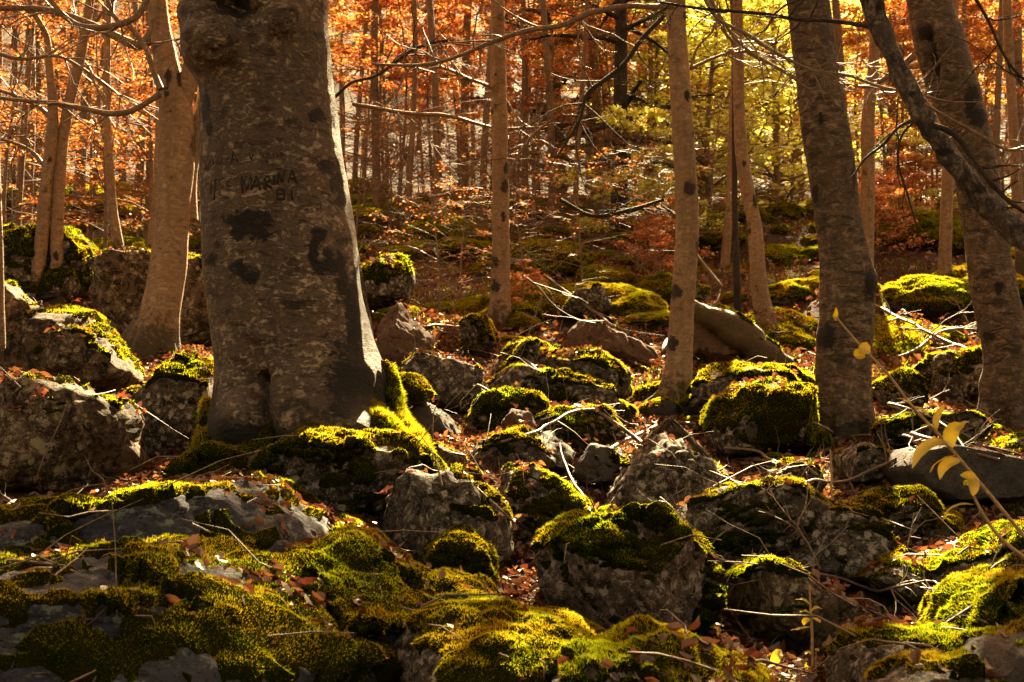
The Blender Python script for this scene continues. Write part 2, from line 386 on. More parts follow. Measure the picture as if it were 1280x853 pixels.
def moss_child(root, V, F, d, bias, seed, grain=1.0, tk=None, blade=None):
    N = vnormals(V, F)
    wp = V + np.array(root.location[:])
    nz = N[:, 2] + .12 * N[:, 1] * -1
    m = nz * 1.15 + .95 * fbm(wp * 2.6, seed + 5, 3) + .50 * fbm(wp * 10, seed + 6, 4) + bias
    mask = sstep(.52, .78, m)
    if mask.max() < .2: return
    tk = tk or .022
    th = tk * (.7 + 1.1 * fbm(wp * 6, seed + 8, 3))
    V2 = V + N * (mask * th - (1 - mask) * .012)[:, None] + N * (mask * .006 * vnoise(wp * 45, seed))[:, None]
    keep = (mask[F].max(axis=1) > .02)
    F2 = F[keep]
    if len(F2) < 10: return
    N2 = vnormals(V2, F2)
    k = 5.0 / max(d, 2.5)
    bl = moss_blades(V2, F2, N2, mask, 42000 * min(k, 1.5) ** 2 * grain, .0085 * max(.9, d / 6), .0024 * max(.8, d / 5), seed)
    if blade: bl = moss_blades(V2, F2, N2, mask, blade[0], blade[1], blade[2], seed)
    used = np.unique(F2); mp = np.full(len(V2), -1); mp[used] = np.arange(len(used)); Vc = V2[used]; Fc = mp[F2]
    sm = np.ones(len(Fc), bool)
    if bl is not None:
        Fc = np.concatenate([Fc, bl[1] + len(Vc)]); Vc = np.concatenate([Vc, bl[0]]); sm = np.concatenate([sm, np.zeros(len(bl[1]), bool)])
    me = mk_mesh('moss', Vc, Fc, smooth=sm, mat=M['moss_base']); me.materials.append(M['moss'])
    me.polygons.foreach_set('material_index', (~sm).astype(np.int32)); link('moss', me, root, kind='stuff')

def rock_shape(V, F, seed, size, facets, rough):
    r = np.random.default_rng(seed)
    P = V.copy()
    for i in range(facets):
        n = r.normal(0, 1, 3); n[1] = -abs(n[1]) * 1.3 - .25 if r.random() < .75 else n[1]
        n[2] = n[2] * .9 + .15; n /= np.linalg.norm(n)
        s = P @ n; h = s.max() * r.uniform(.66, .9)
        P = P - n[None] * np.maximum(0, s - h)[:, None] * .985
    o = r.random(3) * 50
    q = P / size
    N = P / (np.linalg.norm(P, axis=1, keepdims=True) + 1e-9)
    rid = 1 - np.abs(fbm(q * 2.1 + o, seed, 3)) * 2
    P = P + N * (size * rough * (.075 * fbm(q * 1.6 + o, seed, 4) + .030 * rid + .026 * fbm(q * 8 + o, seed + 2, 3) + .010 * fbm(q * 24 + o, seed + 3, 2)))[:, None]
    for i in range(4):  # fracture lines
        n = r.normal(0, 1, 3); n /= np.linalg.norm(n); s = q @ n + .10 * vnoise(q * 3 + o, seed + i); h = s.mean() + r.uniform(-.35, .35)
        P = P - N * (size * rough * .035 * np.exp(-((s - h) / .022) ** 2))[:, None] + N * (size * rough * .012 * np.sign(s - h) * np.exp(-np.abs(s - h) / .25))[:, None]
    # steps along a bedding direction
    bd = r.normal(0, 1, 3); bd[2] *= 1.5; bd /= np.linalg.norm(bd); st = q @ bd * 7 + .8 * vnoise(q * 2 + o, seed)
    P = P + N * (size * rough * .014 * (np.abs(st - np.round(st)) < .09) * -1.0)[:, None]
    return P
NROCK = 0
def outline_rock(poly, d, T, label, mat='rock_grey', moss=0.0, facets=9, rough=1.0, name='boulder', tk=None, q=.64, lean=0.0, sub=None, grain=1.0, anch=True, anch_f=.12):
    """boulder whose silhouette follows POLY; d metres away, half depth T"""
    global NROCK; NROCK += 1; seed = 100 + NROCK * 13
    W3 = np.array([pix(x, y, d) for x, y in poly]); xz = W3[:, [0, 2]]
    # centroid
    x, z = xz[:, 0], xz[:, 1]; x1, z1 = np.roll(x, -1), np.roll(z, -1); cr = x * z1 - x1 * z; A = cr.sum() / 2
    c = np.array([((x + x1) * cr).sum() / (6 * A), ((z + z1) * cr).sum() / (6 * A)])
    wpx = max(p[0] for p in poly) - min(p[0] for p in poly)
    if sub is None: sub = 4 if wpx < 60 else 5 if wpx < 210 else 6
    size = math.sqrt(abs(A))
    def shape(sb):
        D, F = ico(sb); phi = np.arctan2(D[:, 2], D[:, 0]); s = np.hypot(D[:, 0], D[:, 2])
        R = polar_radius(xz - c, phi); a = s ** q
        V = np.stack([R * np.cos(phi) * a, T * np.sign(D[:, 1]) * np.abs(D[:, 1]) ** q, R * np.sin(phi) * a], 1)
        V[:, 1] += lean * V[:, 2]
        return rock_shape(V, F, seed, size, facets, rough), F
    V, F = shape(sub)
    loc = np.array([c[0], d, c[1]])
    o = link(name, mk_mesh(name, V, F, mat=M[mat]), loc=loc, label=label, cat='rock' if 'boulder' in name or 'slab' in name or 'rock' in name or 'stone' in name else 'moss mound')
    if moss > -1.5: moss_child(o, V, F, d, moss + (.35 if moss >= .5 else 0), seed, tk=tk, grain=grain)
    if sub > 4: V4, F4 = shape(4)
    else: V4, F4 = V, F
    COLLIDE.append((V4 + loc, F4, 1))
    if anch:
        zb, zt = xz[:, 1].min(), xz[:, 1].max(); anchor(c[0], d, zb + anch_f * (zt - zb), .35 + .35 * size)
    return o

R_ = outline_rock
# --- far left group behind the big beech
R_([(-30, 478), (60, 476), (110, 489), (150, 503), (166, 520), (170, 590), (150, 612), (-30, 620)], 6.6, .45, 'square ochre blotched boulder filling the gap below the pointed boulder, beside the shadowed cleft', 'rock_brown', -.75)
R_([(17, 452), (40, 416), (52, 388), (80, 378), (112, 388), (146, 434), (174, 464), (168, 482), (100, 496), (20, 478)], 8.0, .5, 'pointed brown boulder with a mossy crest, below the twin stemmed beech', 'rock_brown', -.25)
R_([(172, 470), (196, 437), (230, 438), (285, 458), (290, 520), (285, 590), (185, 592), (170, 530)], 7.5, .4, 'upright dark boulder with sunlit moss shelf, wedged against the carved beech', 'rock_grey', -.05, lean=.15)
R_([(118, 330), (150, 320), (200, 318), (262, 322), (300, 340), (300, 440), (190, 450), (122, 405)], 11.2, .6, 'blocky boulder with a moss capped flat top behind the forked beech', 'rock_brown', -.1)
R_([(-30, 300), (30, 285), (85, 287), (122, 318), (120, 370), (60, 400), (-30, 400)], 13.5, 1.0, 'dark moss covered bank behind the twin stemmed beech', 'rock_grey', .5, name='mossy_boulder')
R_([(-30, 350), (10, 355), (45, 385), (30, 440), (-30, 455)], 9.0, .4, 'small dark rock at the foot of the thin edge trunk', 'rock_brown', -.2)
# --- foreground outcrop
R_([(-60, 640), (20, 628), (60, 603), (110, 599), (190, 590), (262, 592), (330, 618), (384, 650), (425, 690), (430, 760), (300, 800), (-60, 800)], 4.9, 1.0, 'broad slab of bluish lichened stone with moss over its shoulders in front of the carved beech', 'rock_blue', -.62, 9, .8, name='slab', tk=.03, lean=1.2)
R_([(-60, 712), (60, 706), (160, 700), (260, 712), (360, 735), (450, 770), (500, 820), (520, 900), (-60, 900)], 3.7, .9, 'low spreading moss carpet outcrop with leaf litter in its hollows', 'rock_blue', .12, 8, .8, name='mossy_slab', tk=.03, lean=2.2)
R_([(345, 700), (395, 690), (440, 684), (490, 715), (545, 752), (580, 800), (520, 860), (400, 850), (340, 780)], 4.15, .6, 'sunlit ridge of yellow moss running down from the bluish slab', 'rock_blue', .0, 7, .9, name='mossy_slab', tk=.03, lean=1.8)
R_([(465, 800), (520, 776), (600, 772), (700, 800), (800, 835), (900, 860), (900, 940), (465, 940)], 3.65, .6, 'long moss ridge with a bare grey spine of rock showing', 'rock_grey', -.12, 7, .9, name='mossy_slab', tk=.03, lean=1.8)
R_([(515, 728), (550, 716), (600, 743), (638, 780), (620, 800), (540, 790)], 4.45, .3, 'rounded moss hump rimmed with sun beside the leafy hollow', 'rock_grey', .5, 5, name='mossy_boulder', tk=.03)
R_([(690, 845), (725, 822), (775, 830), (830, 860), (830, 910), (690, 910)], 3.3, .3, 'low stone with a pale bare face peeping out of moss', 'rock_grey', .05, 7, name='mossy_boulder')
R_([(760, 825), (818, 802), (872, 806), (922, 832), (950, 862), (950, 920), (760, 920)], 3.45, .4, 'soft golden moss dome in front of the two toned boulder', 'rock_grey', .7, 4, name='mossy_boulder', tk=.035)
# --- mound under big beech
R_([(318, 610), (338, 572), (395, 552), (450, 556), (515, 560), (548, 600), (530, 640), (470, 660), (400, 664), (330, 640)], 6.0, .45, 'plump dark moss mound over the roots of the carved beech', 'rock_grey', .75, 5, name='mossy_boulder', tk=.04)
R_([(225, 590), (262, 568), (320, 575), (345, 600), (330, 630), (240, 625)], 6.15, .3, 'flat moss pad under the shadowed side of the carved beech', 'rock_grey', .7, 4, name='mossy_boulder', tk=.04)
R_([(398, 668), (430, 655), (465, 664), (482, 694), (450, 720), (400, 715)], 5.3, .25, 'small green moss cushion below the root mound', 'rock_grey', .7, 4, name='mossy_boulder', tk=.03)
R_([(472, 643), (512, 590), (540, 597), (574, 587), (612, 612), (643, 655), (642, 690), (590, 728), (520, 728), (480, 690)], 5.5, .42, 'angular grey boulder spotted with white lichen, next to the root mound', 'rock_grey', -.65, 9)
R_([(540, 690), (575, 675), (600, 690), (612, 725), (580, 745), (540, 735)], 5.05, .2, 'green moss clump with ferny fringe at the foot of the white spotted boulder', 'rock_grey', .6, 4, name='mossy_boulder', tk=.03)
R_([(618, 640), (627, 587), (665, 585), (700, 610), (735, 640), (752, 658), (740, 690), (680, 705), (640, 690)], 6.1, .4, 'tilted lichened boulder with a bright moss edge sloping to the hollow', 'rock_grey', -.25, 8)
# --- centre front boulder
R_([(670, 706), (688, 680), (730, 660), (800, 648), (846, 655), (872, 690), (884, 730), (882, 795), (845, 818), (760, 822), (700, 790), (678, 745)], 4.75, .5, 'two toned boulder with heavy moss cap and pale pinkish front face', 'rock_warm', -.12, 8, tk=.035)
R_([(748, 650), (765, 615), (800, 572), (825, 549), (850, 556), (880, 575), (920, 592), (925, 625), (880, 650), (800, 665)], 6.6, .45, 'peaked knobbly grey boulder below the splintered stump', 'rock_grey', -.3, 8, 1.5)
R_([(790, 595), (808, 548), (838, 523), (868, 540), (888, 600), (840, 620)], 7.5, .2, 'pointed grey slab standing at the foot of the slim central beech', 'rock_smooth', -.9, 5, name='slab')
R_([(842, 655), (862, 635), (920, 608), (978, 608), (1018, 635), (1062, 642), (1090, 665), (1108, 705), (1060, 722), (960, 722), (880, 700)], 5.5, .55, 'wide mottled boulder with moss shawl under the bare fallen twigs', 'rock_grey', .12, 8)
R_([(918, 726), (952, 706), (990, 712), (1058, 750), (1110, 792), (1100, 815), (1000, 820), (930, 790)], 4.7, .4, 'dark overhanging boulder with a thin moss brow above the seedling', 'rock_brown', .05, 8)
R_([(1040, 860), (1052, 823), (1075, 803), (1112, 791), (1154, 797), (1192, 798), (1200, 850), (1190, 900), (1045, 900)], 3.75, .35, 'flat topped dark rock with white lichen spots and moss lip', 'rock_grey', -.35, 8)
R_([(1095, 862), (1150, 838), (1205, 836), (1242, 866), (1250, 920), (1095, 920)], 3.3, .3, 'moss topped rock cut off by the frame below the flat topped rock', 'rock_grey', .25, 6, name='mossy_boulder')
R_([(1178, 782), (1200, 755), (1240, 736), (1320, 715), (1330, 830), (1225, 815)], 4.1, .45, 'large bright green mound of moss beside the sunken stones', 'rock_grey', .8, 4, name='mossy_boulder', tk=.04)
R_([(1148, 722), (1170, 700), (1215, 690), (1262, 664), (1320, 660), (1330, 735), (1200, 748)], 4.9, .4, 'dim mossy boulder with one sunlit patch, crossed by the yellow leaved stem', 'rock_grey', .35, 7, name='mossy_boulder')
R_([(1222, 836), (1250, 806), (1320, 785), (1330, 900), (1230, 900)], 3.4, .35, 'streaky grey slab at the bottom corner with moss along its back', 'rock_smooth', -.1, 7, name='slab')
R_([(1116, 588), (1130, 562), (1162, 556), (1210, 563), (1300, 588), (1310, 620), (1240, 628), (1165, 627), (1135, 612)], 6.6, .5, 'smooth dark rounded boulder behind the yellow leaves', 'rock_smooth', -1.2, 4, .5)
R_([(1036, 585), (1055, 565), (1080, 555), (1105, 572), (1115, 596), (1060, 606)], 7.0, .25, 'small pale lichened rock near the foot of the thick leaning beech', 'rock_grey', -.3, 7)
R_([(1060, 645), (1090, 622), (1140, 611), (1165, 640), (1135, 668), (1075, 668)], 6.1, .3, 'low dark mossy rock between leaf filled gullies', 'rock_grey', .2, 7, name='mossy_boulder')
R_([(1080, 720), (1120, 700), (1160, 712), (1180, 745), (1120, 752)], 5.0, .25, 'sunken moss covered stone on the red leaf litter', 'rock_grey', .5, 5, name='mossy_boulder')
R_([(965, 600), (985, 580), (1015, 583), (1030, 606), (1000, 620)], 6.9, .2, 'dark rounded stone in shade between leaf litter and the big mossy boulder', 'rock_brown', .1, 5)
# --- middle ground right of centre
R_([(880, 545), (896, 508), (925, 488), (965, 478), (1008, 492), (1032, 540), (1020, 580), (940, 588), (895, 570)], 8.3, .5, 'big shadowed boulder wholly wrapped in moss against the thick leaning beech', 'rock_grey', .55, 6, name='mossy_boulder')
R_([(858, 520), (868, 480), (900, 456), (935, 460), (985, 472), (1000, 495), (930, 520)], 9.1, .4, 'mossy rock with bright root like rims behind the slim central beech', 'rock_grey', .3, 7, name='mossy_boulder')
R_([(930, 476), (960, 462), (1005, 465), (1015, 490), (960, 498)], 9.6, .3, 'small flat rock topped with a band of lit moss', 'rock_grey', .35, 6, name='mossy_boulder')
R_([(788, 505), (798, 488), (835, 480), (842, 510), (800, 522)], 9.7, .25, 'glowing moss cushion touching the slim central beech', 'rock_grey', .6, 4, name='mossy_boulder')
R_([(708, 412), (728, 397), (765, 413), (812, 436), (834, 456), (800, 468), (720, 450)], 11.4, .4, 'long bare brown rock lying aslant, resembling a log', 'rock_pink', -.6, 6)
R_([(866, 400), (884, 380), (918, 402), (935, 445), (900, 458), (868, 440)], 11.3, .35, 'bare brown rock leaning under the fallen pale log', 'rock_pink', -.5, 6)
R_([(1018, 425), (1060, 415), (1085, 430), (1060, 455), (1018, 455)], 13.0, .3, 'half hidden rock behind the thick leaning beech', 'rock_grey', .3, 6, name='mossy_boulder')
R_([(1140, 465), (1170, 447), (1215, 440), (1245, 460), (1240, 500), (1165, 505)], 10.6, .5, 'layered boulder with fans of lit moss beside the curved beech', 'rock_grey', .3, 9, 1.2, name='mossy_boulder')
R_([(1095, 480), (1130, 468), (1160, 485), (1150, 510), (1100, 512)], 9.7, .3, 'dark little rock between the two thick beeches', 'rock_grey', .0, 7)
R_([(1090, 535), (1140, 520), (1200, 520), (1240, 545), (1180, 560), (1100, 560)], 8.2, .4, 'low mossy ledge behind the smooth dark boulder', 'rock_grey', .4, 6, name='mossy_boulder')
R_([(1120, 372), (1180, 357), (1230, 372), (1225, 400), (1140, 402)], 15.0, .5, 'distant rock with a moss rim behind the straight pole trunk', 'rock_grey', .2, 7, name='mossy_boulder')
# --- middle ground centre
R_([(476, 400), (488, 385), (502, 378), (514, 396), (542, 424), (538, 455), (500, 467), (474, 465)], 9.6, .35, 'bare pinkish brown boulder right behind the carved beech', 'rock_pink', -1.3, 8)
R_([(440, 350), (448, 325), (475, 317), (508, 321), (516, 350), (505, 378), (450, 385)], 12.0, .4, 'pale and green rock with a moss lid, above the pinkish boulder', 'rock_grey', .1, 8)
R_([(500, 462), (520, 441), (568, 450), (603, 464), (600, 492), (582, 516), (530, 500), (503, 482)], 8.9, .35, 'white speckled boulder carrying a glowing moss ledge', 'rock_grey', -.25, 8)
R_([(478, 482), (494, 472), (520, 474), (538, 494), (528, 506), (484, 502)], 7.7, .2, 'small moss pillow with a glowing rim touching the carved beech', 'rock_grey', .8, 4, name='mossy_boulder')
R_([(500, 506), (520, 498), (560, 520), (580, 545), (540, 556), (505, 540)], 7.9, .25, 'plain dark flat rock in the shade beside the root', 'rock_smooth', -.9, 5)
R_([(574, 405), (590, 398), (610, 401), (624, 428), (600, 444), (578, 430)], 11.2, .3, 'cube like rock draped in yellow green moss below the spotted pole trunk', 'rock_grey', .45, 6, name='mossy_boulder')
R_([(624, 440), (632, 426), (660, 426), (700, 444), (745, 445), (786, 468), (780, 500), (700, 505), (612, 500), (608, 470)], 9.5, .5, 'long dark boulder with two moss edged ledges in the middle of the slope', 'rock_grey', .1, 9, 1.2)
R_([(610, 475), (640, 461), (680, 460), (735, 474), (778, 490), (780, 518), (700, 525), (620, 512)], 8.9, .3, 'lower mossy ledge of the stepped pair, lit along its edge', 'rock_grey', .3, 7, name='mossy_boulder')
R_([(584, 528), (600, 502), (634, 490), (666, 497), (688, 516), (670, 545), (610, 552)], 8.2, .35, 'humped moss covered boulder with a thin golden outline', 'rock_grey', .6, 5, name='mossy_boulder')
R_([(624, 545), (628, 527), (641, 510), (662, 514), (670, 535), (655, 552)], 7.7, .2, 'small reddish stone leaning on the humped mossy boulder', 'rock_pink', -1.2, 5)
R_([(660, 530), (700, 512), (755, 514), (780, 545), (740, 562), (680, 560)], 7.9, .3, 'mossy rock crossed by the fallen branch', 'rock_grey', .35, 6, name='mossy_boulder')
R_([(584, 575), (600, 552), (654, 537), (686, 541), (716, 564), (715, 585), (640, 600), (590, 600)], 7.2, .35, 'rough grey green rock above the tilted boulder', 'rock_grey', -.4, 8, 1.2)
R_([(716, 592), (738, 556), (766, 560), (790, 580), (770, 605), (725, 606)], 6.9, .22, 'narrow dark stone tilted among orange leaves', 'rock_smooth', -.1, 6)
R_([(520, 570), (548, 556), (585, 575), (575, 596), (530, 592)], 6.7, .2, 'dark stone half buried in leaves next to the root mound', 'rock_brown', -.1, 6)
R_([(700, 392), (720, 365), (752, 360), (770, 385), (740, 400)], 13.6, .4, 'pale topped rock under the brushwood', 'rock_grey', -.1, 8)
R_([(1246, 560), (1280, 545), (1330, 550), (1330, 590), (1260, 590)], 7.6, .3, 'dark green mossy rock at the foot of the curved beech', 'rock_grey', .5, 5, name='mossy_boulder')
print('rocks', NROCK, time.time() - T0)

# ---------------------------------------------------------------- trees: measured trunks
SPR = []  # crowns to add
def smooth_path(P, n):
    P = np.asarray(P, float); t = np.concatenate([[0], np.cumsum(np.linalg.norm(np.diff(P[:, :3], axis=0), axis=1))]); u = np.linspace(0, t[-1], n)
    # Catmull-like: cubic hermite with finite differences
    m = np.gradient(P, t, axis=0); i = np.clip(np.searchsorted(t, u, side='right') - 1, 0, len(t) - 2); h = (t[i + 1] - t[i])[:, None]; s = ((u - t[i])[:, None]) / h
    return (2 * s**3 - 3 * s**2 + 1) * P[i] + (s**3 - 2 * s**2 + s) * h * m[i] + (-2 * s**3 + 3 * s**2) * P[i + 1] + (s**3 - s**2) * h * m[i + 1]
def trunk_mesh(path, d, rows, seg, mat, stains=(), name='trunk', rough=.03, root=.0, lobes=5, seed=0, origin=None, extra=None, bumps=(), groove=None, up=0):
    """path: (px,py,width_px[,d]) from foot to top; measured in the photo"""
    pts = []
    for p in path:
        dd = p[3] if len(p) > 3 else d; w = pix(p[0], p[1], dd); pts.append([w[0], w[1], w[2], p[2] / 2 * dd / FPX * 1.0])
    if up: # carry on above the frame
        a, b = np.array(pts[-2]), np.array(pts[-1]); dr = (b - a)[:3]; dr /= np.linalg.norm(dr)
        for k in range(1, 5):
            pts.append(list(b[:3] + dr * up * k / 4 + np.array([.08 * math.sin(k * 2.1 + seed), .1 * math.cos(k + seed), 0]) * k) + [b[3] * (1 - .2 * k)])
    # bury the foot
    f = np.array(pts[0]); pts.insert(0, [f[0], f[1], f[2] - .35, f[3] * 1.15])
    Q = smooth_path(pts, rows); P, R = Q[:, :3], np.maximum(Q[:, 3], .004)
    th = np.arange(seg) / seg * 2 * PI
    T = np.gradient(P, axis=0); T /= np.linalg.norm(T, axis=1, keepdims=True)
    A = np.cross(T, np.array([0, 1.0, 0])) * 1.0; A /= np.linalg.norm(A, axis=1, keepdims=True); B = np.cross(T, A)
    z0 = pts[1][2]; h = (P[:, 2] - z0)[:, None]; r0 = pts[1][3]
    r = R[:, None] * np.ones(seg)[None]
    if root:
        fl = np.exp(-np.clip(h, 0, None) / (r0 * 1.1)) * root; fl = np.minimum(fl, root)
        lob = .5 + .5 * np.cos(lobes * th + seed)[None] * (1 + .0 * h) + .25 * np.cos((lobes * 2 + 1) * th + seed * 2)[None]
        r = r * (1 + fl * lob)
    C = P[:, None] + r[..., None] * (np.cos(th)[None, :, None] * A[:, None] + np.sin(th)[None, :, None] * B[:, None])
    dirv = (C - P[:, None]); dirv /= np.linalg.norm(dirv, axis=2, keepdims=True)
    Cf = C.reshape(-1, 3); df = dirv.reshape(-1, 3)
    disp = rough * np.repeat(R, seg) * (fbm(Cf * np.array([1, 1, .45]) / r0 * .9 + seed, seed, 4) * 1.6 + .35 * fbm(Cf * np.array([9, 9, 30.]) * .12 / max(r0, .12), seed + 4, 3))
    Cf = Cf + df * disp[:, None]
    # projection of every vertex for marks that sit at known spots of the bark
    rel = Cf - CAM; yy = rel[:, 1] * math.cos(PITCH) + rel[:, 2] * math.sin(PITCH); zz = -rel[:, 1] * math.sin(PITCH) + rel[:, 2] * math.cos(PITCH)
    U = 640 + FPX * rel[:, 0] / yy; Vv = 426.5 - FPX * zz / yy; front = df[:, 1] < .25
    for (bx, by, br, bh) in bumps:
        q = ((U - bx) ** 2 + (Vv - by) ** 2) / br ** 2
        Cf = Cf + df * (np.where(front, bh * d / FPX * np.exp(-q * 1.5), 0))[:, None]
    if groove is not None:
        for gx0, gy0, gx1, gy1, gw, gd in groove:
            t = np.clip((Vv - gy0) / (gy1 - gy0), 0, 1); gx = gx0 + (gx1 - gx0) * t; inside = (Vv > min(gy0, gy1) - 5) & (Vv < max(gy0, gy1) + 5)
            q = ((U - gx) / gw) ** 2; Cf = Cf - df * (np.where(front & inside, gd * d / FPX * np.exp(-q), 0))[:, None]
    st = np.zeros(len(Cf))
    for (sx, sy, rx, ry) in stains:
        q = ((U - sx) / rx) ** 2 + ((Vv - sy) / ry) ** 2; st = np.maximum(st, np.where(front, 1 - .5 * np.sqrt(q), 0))
    n = np.arange(rows - 1)[:, None] * seg; s = np.arange(seg)[None]; s2 = (s + 1) % seg
    F4 = np.stack([n + s, n + s2, n + seg + s2, n + seg + s], -1).reshape(-1, 4)
    org = np.array([pts[1][0], pts[1][1], pts[1][2]]) if origin is None else origin
    me = mk_mesh(name, Cf - org, F4=F4, mat=M[mat], attr={'stain_hollow': np.clip(st, 0, 1)})
    return me, org, P, R, Cf

def px_paths(paths, d):
    out = []
    for p in paths:
        q = np.array([list(pix(a[0], a[1], a[3] if len(a) > 3 else d)) + [a[2] / 2 * (a[3] if len(a) > 3 else d) / FPX] for a in p]); out.append(q)
    return out
def branch_mesh(Q, org, mat, n=18, seg=8, twigs=6, tl=.5, seed=0, droop=-.1, wig=.015, spread=.7):
    """a measured branch and the twigs that grow from it"""
    r = np.random.default_rng(seed); S_ = smooth_path(Q, n); L = np.linalg.norm(np.diff(S_[:, :3], axis=0), axis=1).sum()
    S_[1:-1, :3] += wig * L * .3 * np.stack([vnoise(S_[1:-1, :3] * 4 + 9 * k, seed) for k in range(3)], 1)
    V, F = tubes(S_[None, :, :3], np.maximum(S_[None, :, 3], .002), seg)
    VV, FF = [V], [F]; off = len(V)
    if twigs:
        K = 6; i = r.integers(int(n * .25), n, twigs); base = S_[i, :3]; T = np.gradient(S_[:, :3], axis=0)[i]; T /= np.linalg.norm(T, axis=1, keepdims=True)
        D = T * .6 + r.normal(0, spread, (twigs, 3)); D[:, 1] *= .6; D[:, 2] += droop; D /= np.linalg.norm(D, axis=1, keepdims=True)
        ln = tl * (.4 + r.random(twigs)); P = np.zeros((twigs, K, 3)); P[:, 0] = base
        for k in range(1, K):
            D = D + r.normal(0, .18, D.shape); D[:, 2] += .03; D /= np.linalg.norm(D, axis=1, keepdims=True); P[:, k] = P[:, k - 1] + D * (ln / (K - 1))[:, None]
        R0 = np.minimum(S_[i, 3] * .45, .006) + .0012; R = R0[:, None] * np.linspace(1, .35, K)[None]
        V, F = tubes(P, R, 4); VV.append(V); FF.append(F + off); off += len(V)
        m = twigs * 3; j = r.integers(0, twigs, m); k = r.integers(1, K - 1, m); b = P[j, k]; D = (P[j, k + 1] - P[j, k]); D /= np.linalg.norm(D, axis=1, keepdims=True)
        D = D + r.normal(0, .6, D.shape); D /= np.linalg.norm(D, axis=1, keepdims=True); l2 = tl * .35 * (.4 + r.random(m))
        P2 = np.stack([b, b + D * (l2 * .5)[:, None], b + (D + r.normal(0, .15, D.shape)) * l2[:, None]], 1)
        V, F = tubes(P2, np.array([.0022, .0018, .001])[None] * np.ones((m, 1)), 3); VV.append(V); FF.append(F + off)
    return mk_mesh('branch', np.concatenate(VV) - org, F4=np.concatenate(FF), mat=M[mat])

# ---------------------------------------------------------------- crowns (above the frame they shade the slope)
def crown_meshes(seed, rad, hgt, nleaf, leafmat, bmat='bark_far', leaf=.065, limbs=9, low=.0, flat=.35, clump=1.0):
    r = np.random.default_rng(seed); K = 7
    az = np.arange(limbs) * 2.4 + r.random(limbs); h0 = np.linspace(low, hgt * .75, limbs); ln = rad * (1.05 - .45 * (h0 - low) / hgt) * (.75 + .4 * r.random(limbs))
    P = np.zeros((limbs, K, 3)); P[:, 0, 2] = h0; D = np.stack([np.cos(az), np.sin(az), .35 + .5 * r.random(limbs)], 1)
    for k in range(1, K):
        D = D / np.linalg.norm(D, axis=1, keepdims=True); P[:, k] = P[:, k - 1] + D * (ln / (K - 1))[:, None]; D = D + r.normal(0, .16, D.shape)
    R = (.012 + .018 * ln / rad)[:, None] * np.linspace(1, .25, K)[None] * rad / 2.5
    VV, FF = [], []; off = 0
    V, F = tubes(P, R, 5); VV.append(V); FF.append(F); off = len(V)
    m = limbs * 14; j = r.integers(0, limbs, m); t = r.uniform(1, K - 1.01, m); k = t.astype(int); b = P[j, k] + (P[j, k + 1] - P[j, k]) * (t - k)[:, None]
    T = P[j, k + 1] - P[j, k]; T /= np.linalg.norm(T, axis=1, keepdims=True); side = np.cross(T, [0, 0, 1.0]); side *= np.where(r.random(m) < .5, -1, 1)[:, None]
    D = T * .55 + side * .8 + r.normal(0, .25, (m, 3)); D[:, 2] = D[:, 2] * .5 + .05; D /= np.linalg.norm(D, axis=1, keepdims=True)
    l = rad * .38 * (.4 + .7 * r.random(m)); K2 = 4; P2 = np.zeros((m, K2, 3)); P2[:, 0] = b
    for q in range(1, K2):
        P2[:, q] = P2[:, q - 1] + D * (l / (K2 - 1))[:, None]; D = D + r.normal(0, .15, D.shape); D /= np.linalg.norm(D, axis=1, keepdims=True)
    V, F = tubes(P2, (.006 * np.linspace(1, .4, K2))[None] * np.ones((m, 1)), 3); VV.append(V); FF.append(F + off); off += len(V)
    tm = mk_mesh('branches', np.concatenate(VV), F4=np.concatenate(FF), mat=M[bmat])
    fm = None
    if nleaf:
        wgt = (r.random(m) < clump) * (.3 + r.random(m)); wgt /= wgt.sum()
        j = r.choice(m, nleaf, p=wgt); t = r.uniform(0.2, K2 - 1.001, nleaf); k = t.astype(int); b = P2[j, k] + (P2[j, k + 1] - P2[j, k]) * (t - k)[:, None]
        T = P2[j, -1] - P2[j, 0]; T /= np.linalg.norm(T, axis=1, keepdims=True); sd = np.cross(T, [0, 0, 1.0]) * np.where(r.random(nleaf) < .5, -1, 1)[:, None]
        D = T * .5 + sd + r.normal(0, .3, (nleaf, 3)); C = b + D * (r.random(nleaf) * leaf * 2.2)[:, None] + r.normal(0, leaf * .5, (nleaf, 3))
        N = r.normal(0, 1, (nleaf, 3)) * (1 - flat) + np.array([0, 0, 1.0]) * flat * 2.2
        Ls = leaf * (.6 + .7 * r.random(nleaf)); V, F = leaf_quads(C, D, N, Ls, Ls * .62); fm = mk_mesh('foliage', V, F, smooth=False, mat=M[leafmat])
    return tm, fm
CROWN = [crown_meshes(500 + i, 2.6, 4.2, 3600, ['leaf_orange', 'leaf_gold', 'leaf_brown'][i], leaf=.075, limbs=11, clump=.5) for i in range(3)]
CROWN_DENSE = crown_meshes(510, 3.0, 4.6, 14500, 'leaf_orange', leaf=.08, limbs=15, clump=.6)  # fuller crown out of view, shaped and placed to dapple the foreground with shade
def add_crown(root, loc, cm, sc=1.0, rz=0.0):
    for nm, me, kd in (('branches', cm[0], 'stuff'), ('foliage', cm[1], 'stuff')):
        if me is None: continue
        o = link(nm, me, root, loc=loc, kind=kd); o.scale = (sc, sc, sc); o.rotation_euler = (0, 0, rz)

